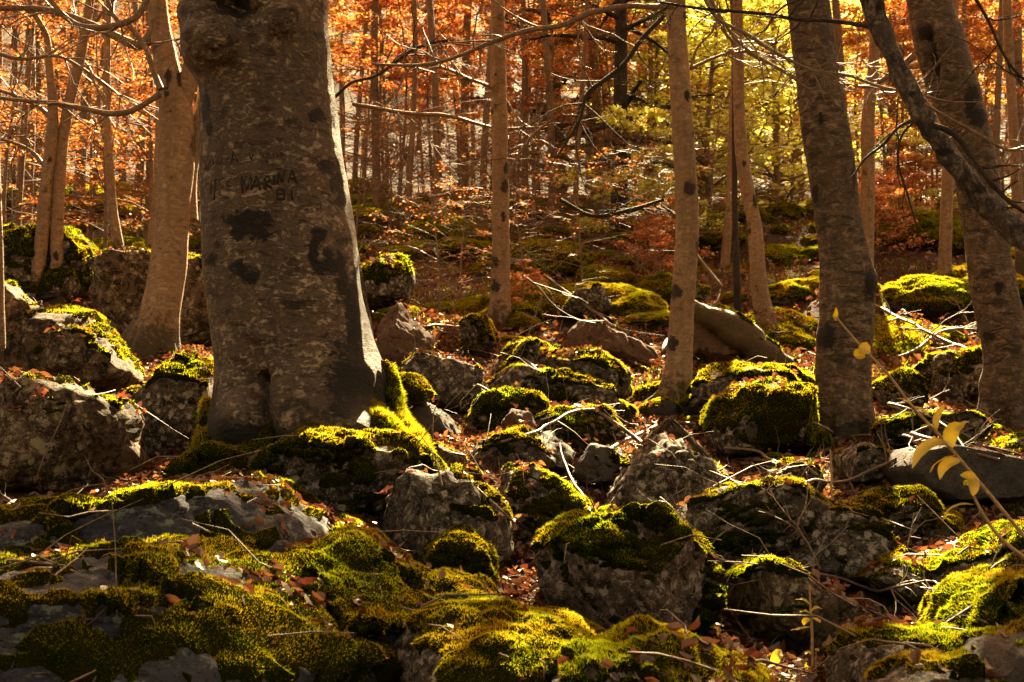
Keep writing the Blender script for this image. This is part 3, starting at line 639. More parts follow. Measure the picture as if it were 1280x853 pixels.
def beech(label, stems, branches=(), name='beech_tree', group=None, crown=None, seed=0, bmat='twig', cat='tree', cz=.35, cs=1.0):
    org = None; root = None
    for i, st in enumerate(stems):
        me, o_, P, R, Cf = trunk_mesh(origin=org, seed=seed + i * 7, **st)
        if org is None:
            org = o_; root = link(name, None, loc=org, label=label, cat=cat, group=group)
            p = stems[0]['path'][0]; anchor(org[0], org[1], org[2] + .02, .45)
            main = (P, R, Cf)
        link('trunk', me, root)
    for b in branches:
        kw = dict(b); pts = kw.pop('pts'); d = kw.pop('d'); mt = kw.pop('mat', bmat)
        link('branch', branch_mesh(px_paths([pts], d)[0], org, mt, seed=seed + int(pts[0][0]), **kw), root)
    if crown is not None:
        P = main[0]; c = P[int(len(P) * (1 - cz))] if cz > 0 else P[np.argmin(np.abs(P[:, 2] + cz))]
        add_crown(root, c - org, crown, cs, seed * 1.3)
    return root, org, main
def st(path, d, rows=90, seg=28, mat='bark_beech', **k): return dict(path=path, d=d, rows=rows, seg=seg, mat=mat, **k)
PALE = lambda pts, d, **k: dict(pts=pts, d=d, **k)

# the big carved beech
big_st = [(450,380,9,60),(462,440,16,50),(438,470,30,40),(470,510,36,50),(300,552,30,24),(312,276,31,13),(322,292,16,9),(300,290,10,10),(264,324,7,9),(297,334,9,9),(312,349,12,8),(399,294,11,10),(392,316,6,18),(411,318,7,7),(405,334,16,8),(422,330,10,14),(428,353,8,16),(441,375,9,22),(443,410,10,26),(450,347,7,18),(461,400,10,34),
  (441,470,28,26),(425,490,20,14),(468,440,14,30),(432,512,26,16),(470,500,14,40),(285,540,26,26),(314,548,26,16),(346,552,18,16),(268,515,8,34),(280,560,34,20),(395,145,11,9),(420,150,5,14),(411,208,13,10),(421,228,8,14),(427,248,6,12),(258,135,5,20),(262,160,4,10),(334,560,40,8),(296,8,26,15),(284,2,22,10),(357,28,7,10)]  # marks around the knot hole paint its dark inside, the others are bark scars
big, BO, BM = beech('massive old beech with carved letters, black bark scars and mossy flared foot', [
    st([(392,578,262),(383,548,240),(376,505,220),(371,450,205),(363,400,200),(356,350,196),(350,300,190),(345,250,184),(340,200,178),(334,100,168),(327,20,170),(322,-40,176),(318,-120,170)], 6.7, 330, 300, 'bark_big', stains=big_st, rough=.035, root=.04, lobes=4, up=3.5,
       bumps=[(272,48,30,46),(260,78,24,20),(352,24,24,34),(325,62,40,12),(300,530,36,26),(390,510,56,22),(455,470,30,14),(238,30,20,8),(252,8,26,24),(430,545,40,26)],
       groove=[(322,470,340,580,9,30),(318,430,326,475,12,12),(300,455,318,470,12,6),(300,20,322,70,8,8),(455,300,470,540,6,7),(296,8,290,6,15,16)])],
    crown=CROWN_DENSE, seed=3, cz=.12)
def surf_knob(px, py, r_px, squash, name, st_val, seed, ring=0.0):
    h = bvh_big.ray_cast(Vector(CAM), Vector(ray(px, py)))
    if h[0] is None: return
    c = np.array(h[0]); n = np.array(h[1]); n = n if n @ ray(px, py) < 0 else -n; n[2] *= .4; n /= np.linalg.norm(n); R = r_px * 6.6 / FPX
    D, F = ico(5); a = D @ n; P = D * R; P = P - n * (a * R * (1 - squash))[:, None]
    P = P + D * (R * (.14 * fbm(D * 1.7 + seed, seed, 4) + .05 * np.sin(9 * np.arccos(np.clip(a, -1, 1)) + 2 * vnoise(D * 2, seed))))[:, None]
    st = np.zeros(len(P))
    if ring:
        rad = np.arccos(np.clip(a, -1, 1)); P = P - n * (R * ring * np.exp(-(rad / .5) ** 2))[:, None]; st = np.exp(-(rad / .55) ** 2) * 1.2  # darkness inside the hole is put into the colour of the dent
    P = P + D * 0; me = mk_mesh(name, P + c - n * R * .12 - BO, F, mat=M['bark_big'], attr={'stain_hollow': np.clip(np.maximum(st, st_val), 0, 1)}); link(name, me, big)
# carved letters laid on the bark
bvh_big = BVHTree.FromPolygons(BM[2].tolist(), [list(map(int, f)) for f in np.stack([ (np.arange(329)[:, None] * 300 + np.arange(300)[None]), (np.arange(329)[:, None] * 300 + (np.arange(300)[None] + 1) % 300), ((np.arange(329)[:, None] + 1) * 300 + (np.arange(300)[None] + 1) % 300), ((np.arange(329)[:, None] + 1) * 300 + np.arange(300)[None])], -1).reshape(-1, 4)])
surf_knob(266, 52, 27, .62, 'burl', .12, 3); surf_knob(352, 26, 17, .5, 'burl', .30, 7); surf_knob(300, 2, 26, .35, 'knot_hole', 0, 9, ring=.75); surf_knob(256, 14, 16, .5, 'burl', .1, 12)
letters = [ # strokes in a 6.4x enlargement of the bark, origin (240,150)
 ([[(405,590),(396,455),(440,555),(468,450),(478,562)]], 1), ([[(476,565),(512,450),(548,565)],[(490,528),(538,525)]], 1), ([[(587,562),(581,455),(618,456),(624,485),(588,508),(638,548)]], 1),
 ([[(660,440),(656,522)]], 1), ([[(682,512),(692,418),(722,495),(738,408)]], 1), ([[(768,508),(802,398),(840,512)],[(778,470),(828,466)]], 1),
 ([[(682,560),(738,555),(738,636),(680,632),(682,560)],[(684,595),(736,595)]], .9), ([[(798,555),(802,640)]], 1),
 ([[(108,330),(114,385),(94,392)]], .6), ([[(122,402),(160,298),(176,362)],[(138,365),(170,352)]], .7), ([[(205,362),(200,308),(228,358),(236,296)]], .55), ([[(304,296),(276,318),(280,352),(312,362)]], .6), ([[(315,352),(326,255),(366,336)],[(322,318),(356,310)]], .8),
 ([[(150,482),(202,476)],[(156,482),(150,592)],[(186,480),(180,640)]], .8), ([[(222,482),(226,602)],[(222,482),(250,472)],[(222,540),(250,534)]], .7), ([[(304,488),(280,500),(286,532),(322,530)]], .6),
 ([[(455,260),(472,322),(492,268)]], .6), ([[(566,266),(570,302)]], .6), ([[(598,264),(602,302)],[(598,264),(625,280)]], .5), ([[(640,270),(668,264)],[(652,268),(655,300)]], .5), ([[(680,258),(684,304)]], .7), ([[(708,264),(706,302)],[(708,262),(732,276),(706,286)]], .6), ([[(584,342),(600,318),(612,352)]], .6)]
for strokes, wgt in letters:
    VV, FF, MI, off = [], [], [], 0
    for stroke in strokes:
        q = np.array(stroke, float) / 6.4 + np.array([240, 150]); pts = []
        for a, b in zip(q[:-1], q[1:]):
            n = max(2, int(np.hypot(*(b - a)) / 1.6))
            for t in np.linspace(0, 1, n, endpoint=False): pts.append(a + (b - a) * t)
        pts.append(q[-1]); hit = []
        for p in pts:
            h = bvh_big.ray_cast(Vector(CAM), Vector(ray(*p)))
            if h[0] is not None: hit.append(np.array(h[0]) + np.array(h[1]) * (-.0015 if h[1].dot(Vector(ray(*p))) < 0 else .0015))
        if len(hit) > 2:
            hit = np.array(hit); rr = .0062 * wgt * (1 + .3 * vnoise(hit * 60, 5)); rr[0] *= .5; rr[-1] *= .5
            V, F = tubes(hit[None], rr[None], 6); VV.append(V); FF.append(F + off); off += len(V); MI.append(np.zeros(len(F), np.int32))
            away = hit - CAM; away /= np.linalg.norm(away, axis=1, keepdims=True)
            V, F = tubes((hit + away * rr[:, None] * 1.35)[None], rr[None] * 2.1, 8); VV.append(V); FF.append(F + off); off += len(V); MI.append(np.ones(len(F), np.int32))
    if VV:
        me = mk_mesh('carved_letter', np.concatenate(VV) - BO, F4=np.concatenate(FF), mat=M['carving']); me.materials.append(M['bark_right']); me.polygons.foreach_set('material_index', np.concatenate(MI)); link('carved_letter', me, big)

# forked beech on the slope
beech('forked tawny beech with curling low boughs, between the twin stemmed beech and carved beech', [
    st([(190,432,64),(197,405,52),(205,370,45),(211,330,44),(217,250,43),(221,180,46),(219,130,42),(210,90,32),(203,55,28),(198,20,25),(194,-20,24),(190,-60,22)], 9.9, 150, 64, root=.25, lobes=5, up=3.5, stains=[(210,95,5,8),(226,96,5,13),(243,182,4,14),(170,385,6,14),(212,137,5,3),(208,115,4,6)], rough=.05),
    st([(221,150,30),(234,105,24),(243,70,22),(249,40,22),(254,0,20),(258,-40,18)], 9.9, 60, 32, root=0, up=3),
    st([(234,215,26),(246,165,22),(252,130,15),(256,95,12),(262,40,11),(268,-30,9)], 10.0, 60, 24, root=0, up=2)],
    branches=[PALE([(200,118,10),(190,124,8),(165,138,8),(140,142,8),(105,136,7),(70,129,6),(36,126,5),(0,122,5),(-40,116,3)], 9.7, n=26, twigs=10, tl=.45),
      PALE([(201,112,9),(193,92,8),(182,60,7),(170,42,7),(158,28,6)], 9.6, twigs=3),
      PALE([(192,40,16),(175,58,14),(158,52,12),(135,40,11),(105,27,10),(70,15,9),(20,10,8),(-30,14,6)], 9.9, n=26, twigs=12, tl=.5),
      PALE([(186,-4,9),(172,20,9),(150,31,9),(118,35,8),(95,31,8),(80,20,7),(60,-4,6)], 8.6, n=26, twigs=6, mat='twig'),
      PALE([(150,31,6),(140,15,5),(133,-5,5)], 8.6, twigs=2)], crown=CROWN[0], seed=5, cz=.1)
beech('twin stemmed slender beech standing on the mossy bank', [
    st([(46,362,20),(52,300,17),(57,240,16),(64,180,16),(66,130,13),(62,90,10),(56,40,8)], 13, 80, 20, root=.2, up=.6, stains=[(55,315,4,3),(60,260,3,3),(62,200,3,4)], rough=.05),
    st([(71,355,19),(71,300,16),(73,240,16),(78,180,15),(86,130,14),(98,80,14),(107,35,12),(114,-10,11),(118,-50,10)], 13.05, 90, 22, root=.2, up=4, stains=[(70,320,4,3),(75,225,3,4)], rough=.05)],
    branches=[PALE([(66,150,8),(50,135,6),(25,122,5),(-5,112,4)], 13, twigs=8, tl=.6), PALE([(60,215,6),(40,190,5),(15,178,4),(-10,172,3)], 13, twigs=6, tl=.5), PALE([(104,50,6),(125,20,5),(150,-10,4)], 13, twigs=6, tl=.7)], crown=CROWN[1], seed=8, cz=.12)
beech('pale slim sapling trunk bowing slightly, beside the forked beech', [st([(149,318,14),(142,270,12),(137,210,11),(134,160,10),(134,60,9),(137,-20,8)], 14, 70, 16, up=4, rough=.05)], branches=[PALE([(134,130,4),(120,110,3),(112,85,3),(100,70,2)], 14, twigs=5)], crown=CROWN_DENSE, seed=11, cz=-7.4)
beech('narrow trunk cut by the photo edge, lit along one side', [st([(-1,455,17),(-2,380,15),(-3,300,13),(-6,200,12),(-10,0,11),(-11,-40,11)], 8.6, 70, 20, up=4, rough=.04)], crown=CROWN[0], seed=12, cz=.1)
beech('thin grey pole behind the forked beech', [st([(188,322,12),(194,260,10),(197,200,9),(199,90,8),(200,-20,7)], 15, 50, 14, up=3)], seed=13)
# centre
beech('spotted pole beech rising from red leaves in the middle of the slope', [
    st([(622,408,34),(624,385,28),(625,350,25),(626,300,23),(625,200,21),(623,100,20),(622,0,17),(621,-60,16)], 13.4, 130, 36, root=.25, up=5, stains=[(633,211,4,7),(631,234,5,8),(629,270,3,7),(620,95,2,3),(619,328,6,7),(619,358,6,8),(624,375,3,3),(618,400,5,4),(615,140,2,2),(626,290,4,2)], rough=.05)],
    branches=[PALE([(632,225,5),(645,200,4),(665,170,4),(690,150,3)], 13.3, twigs=8, tl=.5), PALE([(616,110,5),(590,100,4),(550,85,4),(520,92,3)], 13.3, twigs=10, tl=.6)], crown=CROWN_DENSE, seed=21, cz=-7.2)
beech('slim central beech with dark eye marks and swollen foot beside the mossy boulders', [
    st([(840,514,56),(843,500,42),(846,480,36),(850,430,31.5),(853,380,30.5),(857,330,30),(859,290,29.5),(857,220,28),(852,140,27),(847,60,25.5),(845,0,25),(843,-80,24)], 9.4, 200, 56, root=.5, lobes=6, up=4, stains=[(844,365,7,9),(839,430,8,8),(859,120,4,6),(869,166,3,12),(862,236,7,9),(873,250,2,6),(873,310,3,10),(857,20,3,6)], rough=.035)],
    branches=[PALE([(842,8,9),(815,9,8),(790,7,7),(760,11,8),(735,17,8),(705,31,7),(660,38,7),(615,53,6),(575,70,5),(540,80,5),(500,82,4),(465,80,3)], 8.9, n=40, twigs=16, tl=.35, wig=.006),
      PALE([(864,86,5),(885,76,4),(905,68,4),(935,64,4),(970,72,3),(1005,70,2)], 9.3, twigs=10, tl=.4),
      PALE([(864,84,4),(872,60,3),(890,40,3),(900,10,3)], 9.3, twigs=5, tl=.4)], crown=CROWN[1], seed=23, cz=-6.4, cs=.9)
beech('slender beech with sharply curved foot in front of the yellow green foliage', [
    st([(972,440,44),(966,425,31),(956,395,25),(949,360,22),(946,320,20),(944,285,18),(937,250,17.5),(928,200,16),(924,140,15),(923,80,14),(922,0,13),(921,-60,12)], 12.8, 150, 36, root=.2, up=5, stains=[(945,250,4,9),(944,359,4,4),(930,205,3,4),(937,290,3,4)], rough=.05)],
    branches=[PALE([(923,60,5),(905,40,4),(892,15,4),(884,-10,3)], 12.7, twigs=8, tl=.5), PALE([(925,60,5),(955,78,4),(990,95,4),(1030,118,3)], 12.7, twigs=10, tl=.6)], crown=CROWN_DENSE, seed=25, cz=-7.0)
beech('thin dark stem just beside the curved foot beech', [st([(922,395,10),(921,340,9),(919,280,8),(918,180,7),(917,0,6)], 14.5, 60, 14, 'bark_dark', up=2)], seed=27)
beech('short leaning far trunk glimpsed behind the fallen pale log', [st([(905,352,15),(908,310,12),(911,270,10),(913,200,8),(915,0,7)], 18, 50, 14, up=2)], seed=28)
# right
beech('thick leaning beech with dark oval scar, nearest of the trunks in the yellow light', [
    st([(1054,566,92),(1053,548,76),(1053,510,65),(1054,450,65),(1059,400,66),(1059,350,67),(1053,310,61),(1048,280,58),(1039,200,59),(1030,150,58),(1022,100,57),(1009,0,54),(1000,-80,52)], 8.9, 240, 110, 'bark_right', root=.55, lobes=5, up=4, stains=[(1019,243,4,14),(1068,218,3,16),(1088,354,10,20),(1034,421,11,15),(1045,545,30,10),(1075,545,20,18),(1026,150,3,8)], rough=.05,
       bumps=[(1034,421,16,6),(1084,350,14,7),(1050,500,30,4)])],
    crown=CROWN_DENSE, seed=31, cz=-5.6)
beech('straight grey trunk half hidden by the thick leaning beech', [st([(1082,360,22),(1083,300,19),(1085,220,18),(1085,150,17),(1091,90,14),(1095,0,12),(1096,-40,11)], 14, 90, 24, up=4, stains=[(1081,215,3,3),(1086,240,2,2)])], crown=CROWN_DENSE, seed=33, cz=-7.6)
beech('straight pole trunk under the leaning dead stem', [st([(1181,392,19),(1181,350,17),(1182,300,16),(1184,240,15),(1186,180,14),(1190,80,12),(1194,-20,11)], 15, 90, 24, up=4, stains=[(1177,250,2,2),(1180,300,3,2)])], crown=CROWN[1], seed=35, cz=.1)
beech('stout bent beech with a hollow, behind the diagonal dead stem', [
    st([(1270,545,100),(1265,520,74),(1262,490,62),(1260,450,57),(1250,400,56),(1240,350,58),(1231,290,55),(1218,200,55),(1207,150,58),(1190,100,62),(1174,50,61),(1160,0,54),(1148,-60,50)], 9.6, 220, 96, 'bark_right', root=.5, lobes=5, up=4, stains=[(1158,42,12,9),(1165,78,6,20),(1219,116,12,9),(1223,146,14,12),(1212,130,6,18),(1236,420,10,5),(1248,360,6,8)], rough=.06, bumps=[(1156,28,14,7),(1170,80,14,-8),(1236,480,16,7)], groove=[(1160,50,1167,100,6,10)])],
    branches=[PALE([(1142,70,9),(1125,85,7),(1110,95,6),(1090,108,5),(1072,108,3)], 9.5, twigs=5, tl=.3)], crown=CROWN_DENSE, seed=37, cz=-6.4)
beech('knobbly slender trunks at the frame side behind the stout bent beech', [st([(1278,330,18),(1272,250,15),(1268,180,13),(1262,80,12),(1258,-20,11)], 14.5, 60, 18, up=4)], crown=CROWN[2], seed=39, cz=.1)
# the leaning dead stem and its boughs
lean, LO, LM = beech('bare dead stem leaning diagonally across the frame corner, bark peeling', [
    st([(1540,600,34,6.8),(1430,468,33,6.8),(1340,362,33,6.8),(1290,306,33,6.9),(1240,262,31),(1212,232,29),(1188,200,27),(1165,165,26),(1148,134,26),(1128,98,26),(1113,65,25),(1098,30,27),(1088,0,28),(1074,-40,28)], 7.0, 240, 36, 'bark_dead', root=0, up=1.5, rough=.2, stains=[(1101,8,6,7),(1180,190,9,5),(1225,235,10,6),(1140,118,6,4)])],
    branches=[PALE([(1086,33,7),(1060,29,6),(1030,26,5),(1000,25,5),(960,18,5),(915,14,4),(870,10,4),(820,2,3)], 6.9, n=30, twigs=12, tl=.25, mat='bark_dark', wig=.004),
      PALE([(1166,157,8),(1182,162,8),(1200,176,8),(1212,194,7),(1235,225,7),(1262,252,6),(1290,270,5)], 6.7, n=30, twigs=8, tl=.2, mat='bark_dark'),
      PALE([(1150,148,5),(1125,158,4),(1105,180,4),(1080,200,3),(1070,215,2)], 6.7, n=20, twigs=6, tl=.2, mat='bark_dark')], name='leaning_dead_tree', seed=41)

# long overhanging twigs entering the picture, each bough of its own
def bough(label, pts, d, mat='twig', n=30, twigs=14, tl=.3, name='bare_branch', seed=0, cat='branch', **k):
    Q = px_paths([pts], d)[0]; org = Q[0, :3]
    return link(name, branch_mesh(Q, org, mat, n=n, twigs=twigs, tl=tl, seed=seed, **k), loc=org, label=label, cat=cat)
bough('spray of pale lit twigs hanging before the thick leaning beech', [(870,-20,5),(905,30,5),(925,38,5),(965,62,5),(1010,85,4),(1060,95,4),(1110,112,4),(1150,118,4),(1180,126,3)], 8.0, 'twig_pale', seed=51, twigs=26, tl=.28)
bough('second lit twig drooping across the yellow foliage', [(880,-20,5),(900,20,4),(925,55,4),(960,78,4),(990,95,3),(1012,112,3),(1030,108,2)], 8.1, 'twig_pale', seed=52, twigs=20, tl=.22)
bough('wiry dark twig descending beside the stout bent beech', [(1215,-10,5),(1235,25,4),(1250,60,4),(1265,85,4),(1300,115,3)], 6.5, 'bark_dark', seed=53, twigs=8)
bough('thin curved twig dangling between the two thick beeches', [(1150,148,3),(1130,165,3),(1123,205,3),(1132,235,3),(1145,280,2)], 6.6, 'bark_dark', seed=54, twigs=5, tl=.12)
bough('grey twig arching out past the stout bent beech', [(1155,130,4),(1190,150,4),(1230,172,4),(1262,188,4),(1290,180,3)], 6.9, 'twig', seed=55, twigs=8, tl=.2)
bough('dark forked bough slanting down through the orange leaves', [(830,20,6),(805,45,6),(780,80,6),(755,100,6),(735,115,5),(725,150,4),(700,190,3)], 12, 'bark_dark', seed=56, twigs=18, tl=.7)
bough('low crooked bough among brushwood below the orange leaves', [(700,250,5),(740,270,5),(790,262,5),(830,250,4)], 12, 'bark_dark', seed=57, twigs=12, tl=.5)
bough('bough of dark twigs rising from behind the carved beech', [(418,122,5),(440,103,4),(470,95,4),(487,84,5),(520,60,4),(560,50,3)], 11, 'bark_dark', seed=58, twigs=10, tl=.5)
bough('thin level bough crossing behind the spotted pole beech', [(440,130,5),(500,140,5),(560,146,5),(620,160,4),(680,160,3)], 15, 'twig', seed=59, twigs=20, tl=.7)
bough('bough fanning into the corner above the twin stemmed beech', [(-20,60,6),(30,75,5),(70,70,4),(110,90,4),(150,120,3)], 10, 'twig', seed=60, twigs=18, tl=.6)

# ---------------------------------------------------------------- ground sheet (after every anchor is known)
def axis(segs):
    return np.unique(np.concatenate([np.arange(a, b, s) for a, b, s in segs] + [[segs[-1][1]]]))
ys = axis([(-60, -8, 4), (-8, 1, .5), (1, 16, .045), (16, 30, .15), (30, 70, .6), (70, 300, 4)])
xs = axis([(-160, -30, 5), (-30, -8, .6), (-8, -5, .15), (-5, 5, .045), (5, 8, .15), (8, 30, .6), (30, 160, 5)])
XX, YY = np.meshgrid(xs, ys); Z = ground_z(XX.ravel(), YY.ravel()); nx = len(xs)
i = np.arange(len(ys) - 1)[:, None] * nx + np.arange(nx - 1)[None]
GV = np.stack([XX.ravel(), YY.ravel(), Z], 1); GF = np.stack([i, i + 1, i + nx + 1, i + nx], -1).reshape(-1, 4)
link('ground', mk_mesh('ground', GV, F4=GF, mat=M['ground']), kind='structure')
print('ground', len(GF), time.time() - T0)

# ---------------------------------------------------------------- scattered stones
STONES = []
for i in range(7):
    D, F = ico(4); r = np.random.default_rng(900 + i); sc = np.array([r.uniform(.8, 1.4), r.uniform(.6, 1.0), r.uniform(.45, .75)])
    V = rock_shape(D * sc, F, 900 + i, 1.0, 8, 1.2); me = mk_mesh('stone', V, F, mat=M[['rock_grey', 'rock_brown', 'rock_grey', 'rock_smooth', 'rock_grey', 'rock_brown', 'rock_pink'][i]])
    tmp = link('mossy_stone', me, loc=(0, 0, 0)); moss_child(tmp, V, F, 3.5, [.6, .35, .85, .1, .8, .5, -.3][i], 950 + i, tk=.06, grain=.01, blade=(4200, .050, .014))
    STONES.append((tmp, V, F))
used = [False] * 7
def put_stone(x, y, s, k, label, group, kindmoss):
    src, V, F = STONES[k]
    o = src if not used[k] else copy_tree(src); used[k] = True
    z = float(ground_z(x, y)[0]); rz = rng.uniform(0, 6.28); o.location = (x, y, z + s * .12); o.scale = (s, s, s * (.55 if y > 12 else 1)); o.rotation_euler = (Matrix.Rotation(rng.uniform(.22, .5) if y > 12 else rng.uniform(-.15, .15), 3, 'X') @ Matrix.Rotation(rng.uniform(-.15, .15), 3, 'Y') @ Matrix.Rotation(rz, 3, 'Z')).to_euler()
    o['label'] = label; o['category'] = 'stone'; o['group'] = group; o.name = kindmoss
    if y < 13:
        c, s_ = math.cos(rz), math.sin(rz); V2 = V * s; V2 = np.stack([V2[:, 0] * c - V2[:, 1] * s_, V2[:, 0] * s_ + V2[:, 1] * c, V2[:, 2]], 1) + np.array([x, y, z + s * .12]); COLLIDE.append((V2, F, 1))
rr = np.random.default_rng(4)
for i in range(70):
    y = rr.uniform(5.2, 12.5); x = rr.uniform(-.37, .37) * y; s = rr.uniform(.05, .16)
    put_stone(x, y, s, i % 7, 'small loose stone lying in the leaf litter between the boulders', 'small stones among the boulders', 'small_stone')
for i in range(280):
    y = 12.0 + 16 * rr.random() ** 1.0; x = rr.uniform(-.38, .38) * y; s = (.14 + .40 * rr.random() ** 1.5) * (.75 + y / 35)
    put_stone(x, y, s, [0, 2, 4, 5, 1, 0, 2, 4][i % 8], 'moss capped stone on the upper slope among trunks and brush', 'mossy stones up the slope', 'mossy_stone')
for k in range(7):
    if not used[k]: put_stone(rr.uniform(-2, 2), 11 + k * .3, .1, k, 'small loose stone lying in the leaf litter between the boulders', 'small stones among the boulders', 'small_stone')

# ---------------------------------------------------------------- collision tree for things lying about
VV, FF, off = [], [], 0
m = (GV[GF][:, :, 1].min(axis=1) > 1.5) & (GV[GF][:, :, 1].max(axis=1) < 15) & (np.abs(GV[GF][:, :, 0]).max(axis=1) < 6.2)
g4 = GF[m]; g3 = np.concatenate([g4[:, [0, 1, 2]], g4[:, [0, 2, 3]]]); uq = np.unique(g3); mp = np.zeros(len(GV), int); mp[uq] = np.arange(len(uq))
VV.append(GV[uq]); FF.append(mp[g3]); off = len(uq); NG = len(g3)
for V, F, _ in COLLIDE: VV.append(V); FF.append(F + off); off += len(V)
BV = BVHTree.FromPolygons(np.concatenate(VV).tolist(), np.concatenate(FF).tolist())
print('bvh', time.time() - T0)
def drop(x, y, top=8.0):
    h = BV.ray_cast(Vector((x, y, top)), Vector((0, 0, -1)))
    return h

# leaf litter
def litter():
    r = np.random.default_rng(77); C, Nn = [], []
    for i in range(90000):
        y = 2.6 + 10.5 * r.random() ** .75; x = r.uniform(-.42, .42) * y + r.uniform(-.3, .3)
        h = drop(x, y)
        if h[0] is None: continue
        rock = h[2] >= NG
        if rock:
            if h[1].z < .55: continue
            pn = float(vnoise(np.array([[x * 1.7, y * 1.7, 3.0]]), 5)[0]) if False else (math.sin(x * 5.3 + 1.7 * math.sin(y * 3.1)) * math.sin(y * 4.1 + 1.3 * math.sin(x * 2.7)))
            if r.random() > (.035 if pn < .35 else .5): continue
        elif h[1].z < .35: continue
        C.append(h[0][:]); Nn.append(h[1][:])
    return np.array(C), np.array(Nn)
C, Nn = litter(); n = len(C); r = np.random.default_rng(78)
Nn[Nn[:, 2] < 0] *= -1
C = C + Nn * (.010 + .022 * r.random((n, 1))); D = r.normal(0, 1, (n, 3)); D -= Nn * (D * Nn).sum(1, keepdims=True) * .75
L = r.uniform(.026, .052, n); V, F3, F4 = leaf_full(C, D, Nn + r.normal(0, .42, (n, 3)), L, L * r.uniform(.55, .75, n), r.uniform(-.3, .7, n), r.uniform(-.2, .6, n))
link('leaf_litter', mk_mesh('leaf_litter', V, F3, F4, smooth=False, mat=M['litter']), kind='stuff', label='dry red brown beech leaves covering the ground between the rocks')
n = 26000; y = 11 + 26 * r.random(n) ** 1.2; x = r.uniform(-.42, .42, n) * y; z = ground_z(x, y)
C = np.stack([x, y, z + .03 + .05 * r.random(n)], 1); L = r.uniform(.05, .10, n); V, F = leaf_quads(C, r.normal(0, 1, (n, 3)) * [1, 1, .4], r.normal(0, .5, (n, 3)) + [0, 0, 1], L, L * .7)
link('fallen_leaves', mk_mesh('fallen_leaves', V, F, smooth=False, mat=M['litter']), kind='stuff', label='brown fallen leaves strewn over the upper slope')
# fine twigs on the floor
n = 900; B, Dd = [], []
for i in range(n):
    y = 2.8 + 10.5 * r.random() ** .8; x = r.uniform(-.4, .4) * y; h = drop(x, y)
    if h[0] is not None: B.append(h[0][:]); Dd.append(h[1][:])
B = np.array(B); Nn = np.array(Dd); n = len(B); D = r.normal(0, 1, (n, 3)); D -= Nn * (D * Nn).sum(1, keepdims=True) * .8; D /= np.linalg.norm(D, axis=1, keepdims=True)
ln = r.uniform(.08, .4, n); P = np.stack([B + Nn * .012 + D * (ln * t)[:, None] + Nn * (.03 * math.sin(t * 3) * r.random((n, 1))) + r.normal(0, .008, (n, 3)) for t in (0, .33, .66, 1)], 1)
V, F = tubes(P, (r.uniform(.0015, .0045, n))[:, None] * np.array([[1, .9, .7, .4]]), 4)
link('twig_litter', mk_mesh('twig_litter', V, F4=F, mat=M['twig']), kind='stuff', label='small dead twigs scattered on the rocks and leaves')
# moss tufts on the forest floor
r = np.random.default_rng(88)
def tufts(n, y0, y1, L, Wd, pw, thr=.28):
    y = y0 + (y1 - y0) * r.random(n) ** pw; x = r.uniform(-.42, .42, n) * y; k = vnoise(np.stack([x * 1.1, y * 1.1, 0 * x], 1), 61) + .5 * vnoise(np.stack([x * 4, y * 4, 0 * x], 1), 62) > thr
    x, y = x[k], y[k]; m = len(x); z = ground_z(x, y); P = np.stack([x, y, z], 1); D = r.normal(0, .45, (m, 3)) + [0, 0, 1]; D /= np.linalg.norm(D, axis=1, keepdims=True)
    Sd = np.cross(D, r.normal(0, 1, (m, 3))); Sd /= np.linalg.norm(Sd, axis=1, keepdims=True); l = (L * (.5 + r.random(m)))[:, None]
    return np.stack([P - Sd * Wd / 2, P + Sd * Wd / 2, P + D * l], 1).reshape(-1, 3)
V = np.concatenate([tufts(120000, 2.6, 12, .026, .0035, .8), tufts(110000, 10.5, 30, .05, .010, 1.0, -.15)])
link('ground_moss', mk_mesh('ground_moss', V, np.arange(len(V)).reshape(-1, 3), smooth=False, mat=M['moss']), kind='stuff', label='moss growing in patches on the forest floor')
print('litter', time.time() - T0)

# ---------------------------------------------------------------- fallen branches, log, stump
def lying(label, pts, mat='twig', lift=.02, name='fallen_branch', twigs=6, tl=.25, seed=0, n=26, cat='fallen branch', spread=.6, moss=False):
    """pts (px,py,width_px): laid on whatever surface is seen at that pixel"""
    Q = []
    ds = []
    for p in pts:
        h = BV.ray_cast(Vector(CAM), Vector(ray(p[0], p[1]))); ds.append(h[0].y if h[0] is not None else np.nan)
    ds = np.array(ds); ok = ~np.isnan(ds); ds = np.interp(np.arange(len(ds)), np.arange(len(ds))[ok], ds[ok]) if ok.any() else np.full(len(ds), 7.0)
    # keep depth smooth and in front of the rocks
    for _ in range(2): ds[1:-1] = np.minimum(ds[1:-1], (ds[:-2] + ds[2:]) / 2 + .15)
    for p, d in zip(pts, ds):
        rad = p[2] * .74 / 2 * d / FPX; w = pix(p[0], p[1], d - rad - lift); Q.append([*w, rad])
    Q = np.array(Q); org = Q[0, :3].copy()
    return link(name, branch_mesh(Q, org, mat, n=n, twigs=twigs, tl=tl, seed=seed, spread=spread), loc=org, label=label, cat=cat)
lying('brown fallen branch angled over rocks toward the slim central beech', [(626,553,5),(655,545,5),(690,527,5),(722,515,6),(745,513,6),(762,525,7),(790,545,7),(805,560,6)], 'twig', seed=71, tl=.3)
lying('thin pale branch crossing in front of the stump', [(745,572,7),(780,552,6),(815,535,6),(842,528,5),(870,530,4)], 'twig_pale', seed=72)
lying('short stick leaning on the tilted lichened boulder', [(700,555,4),(712,590,4),(735,630,4),(752,655,4)], 'twig', seed=73, twigs=2)
lying('rosy thin stick poking out from the root mound across the spotted boulder', [(568,583,5),(585,600,6),(600,615,6),(618,632,5),(640,655,4)], 'twig_pale', seed=74, twigs=2, tl=.1)
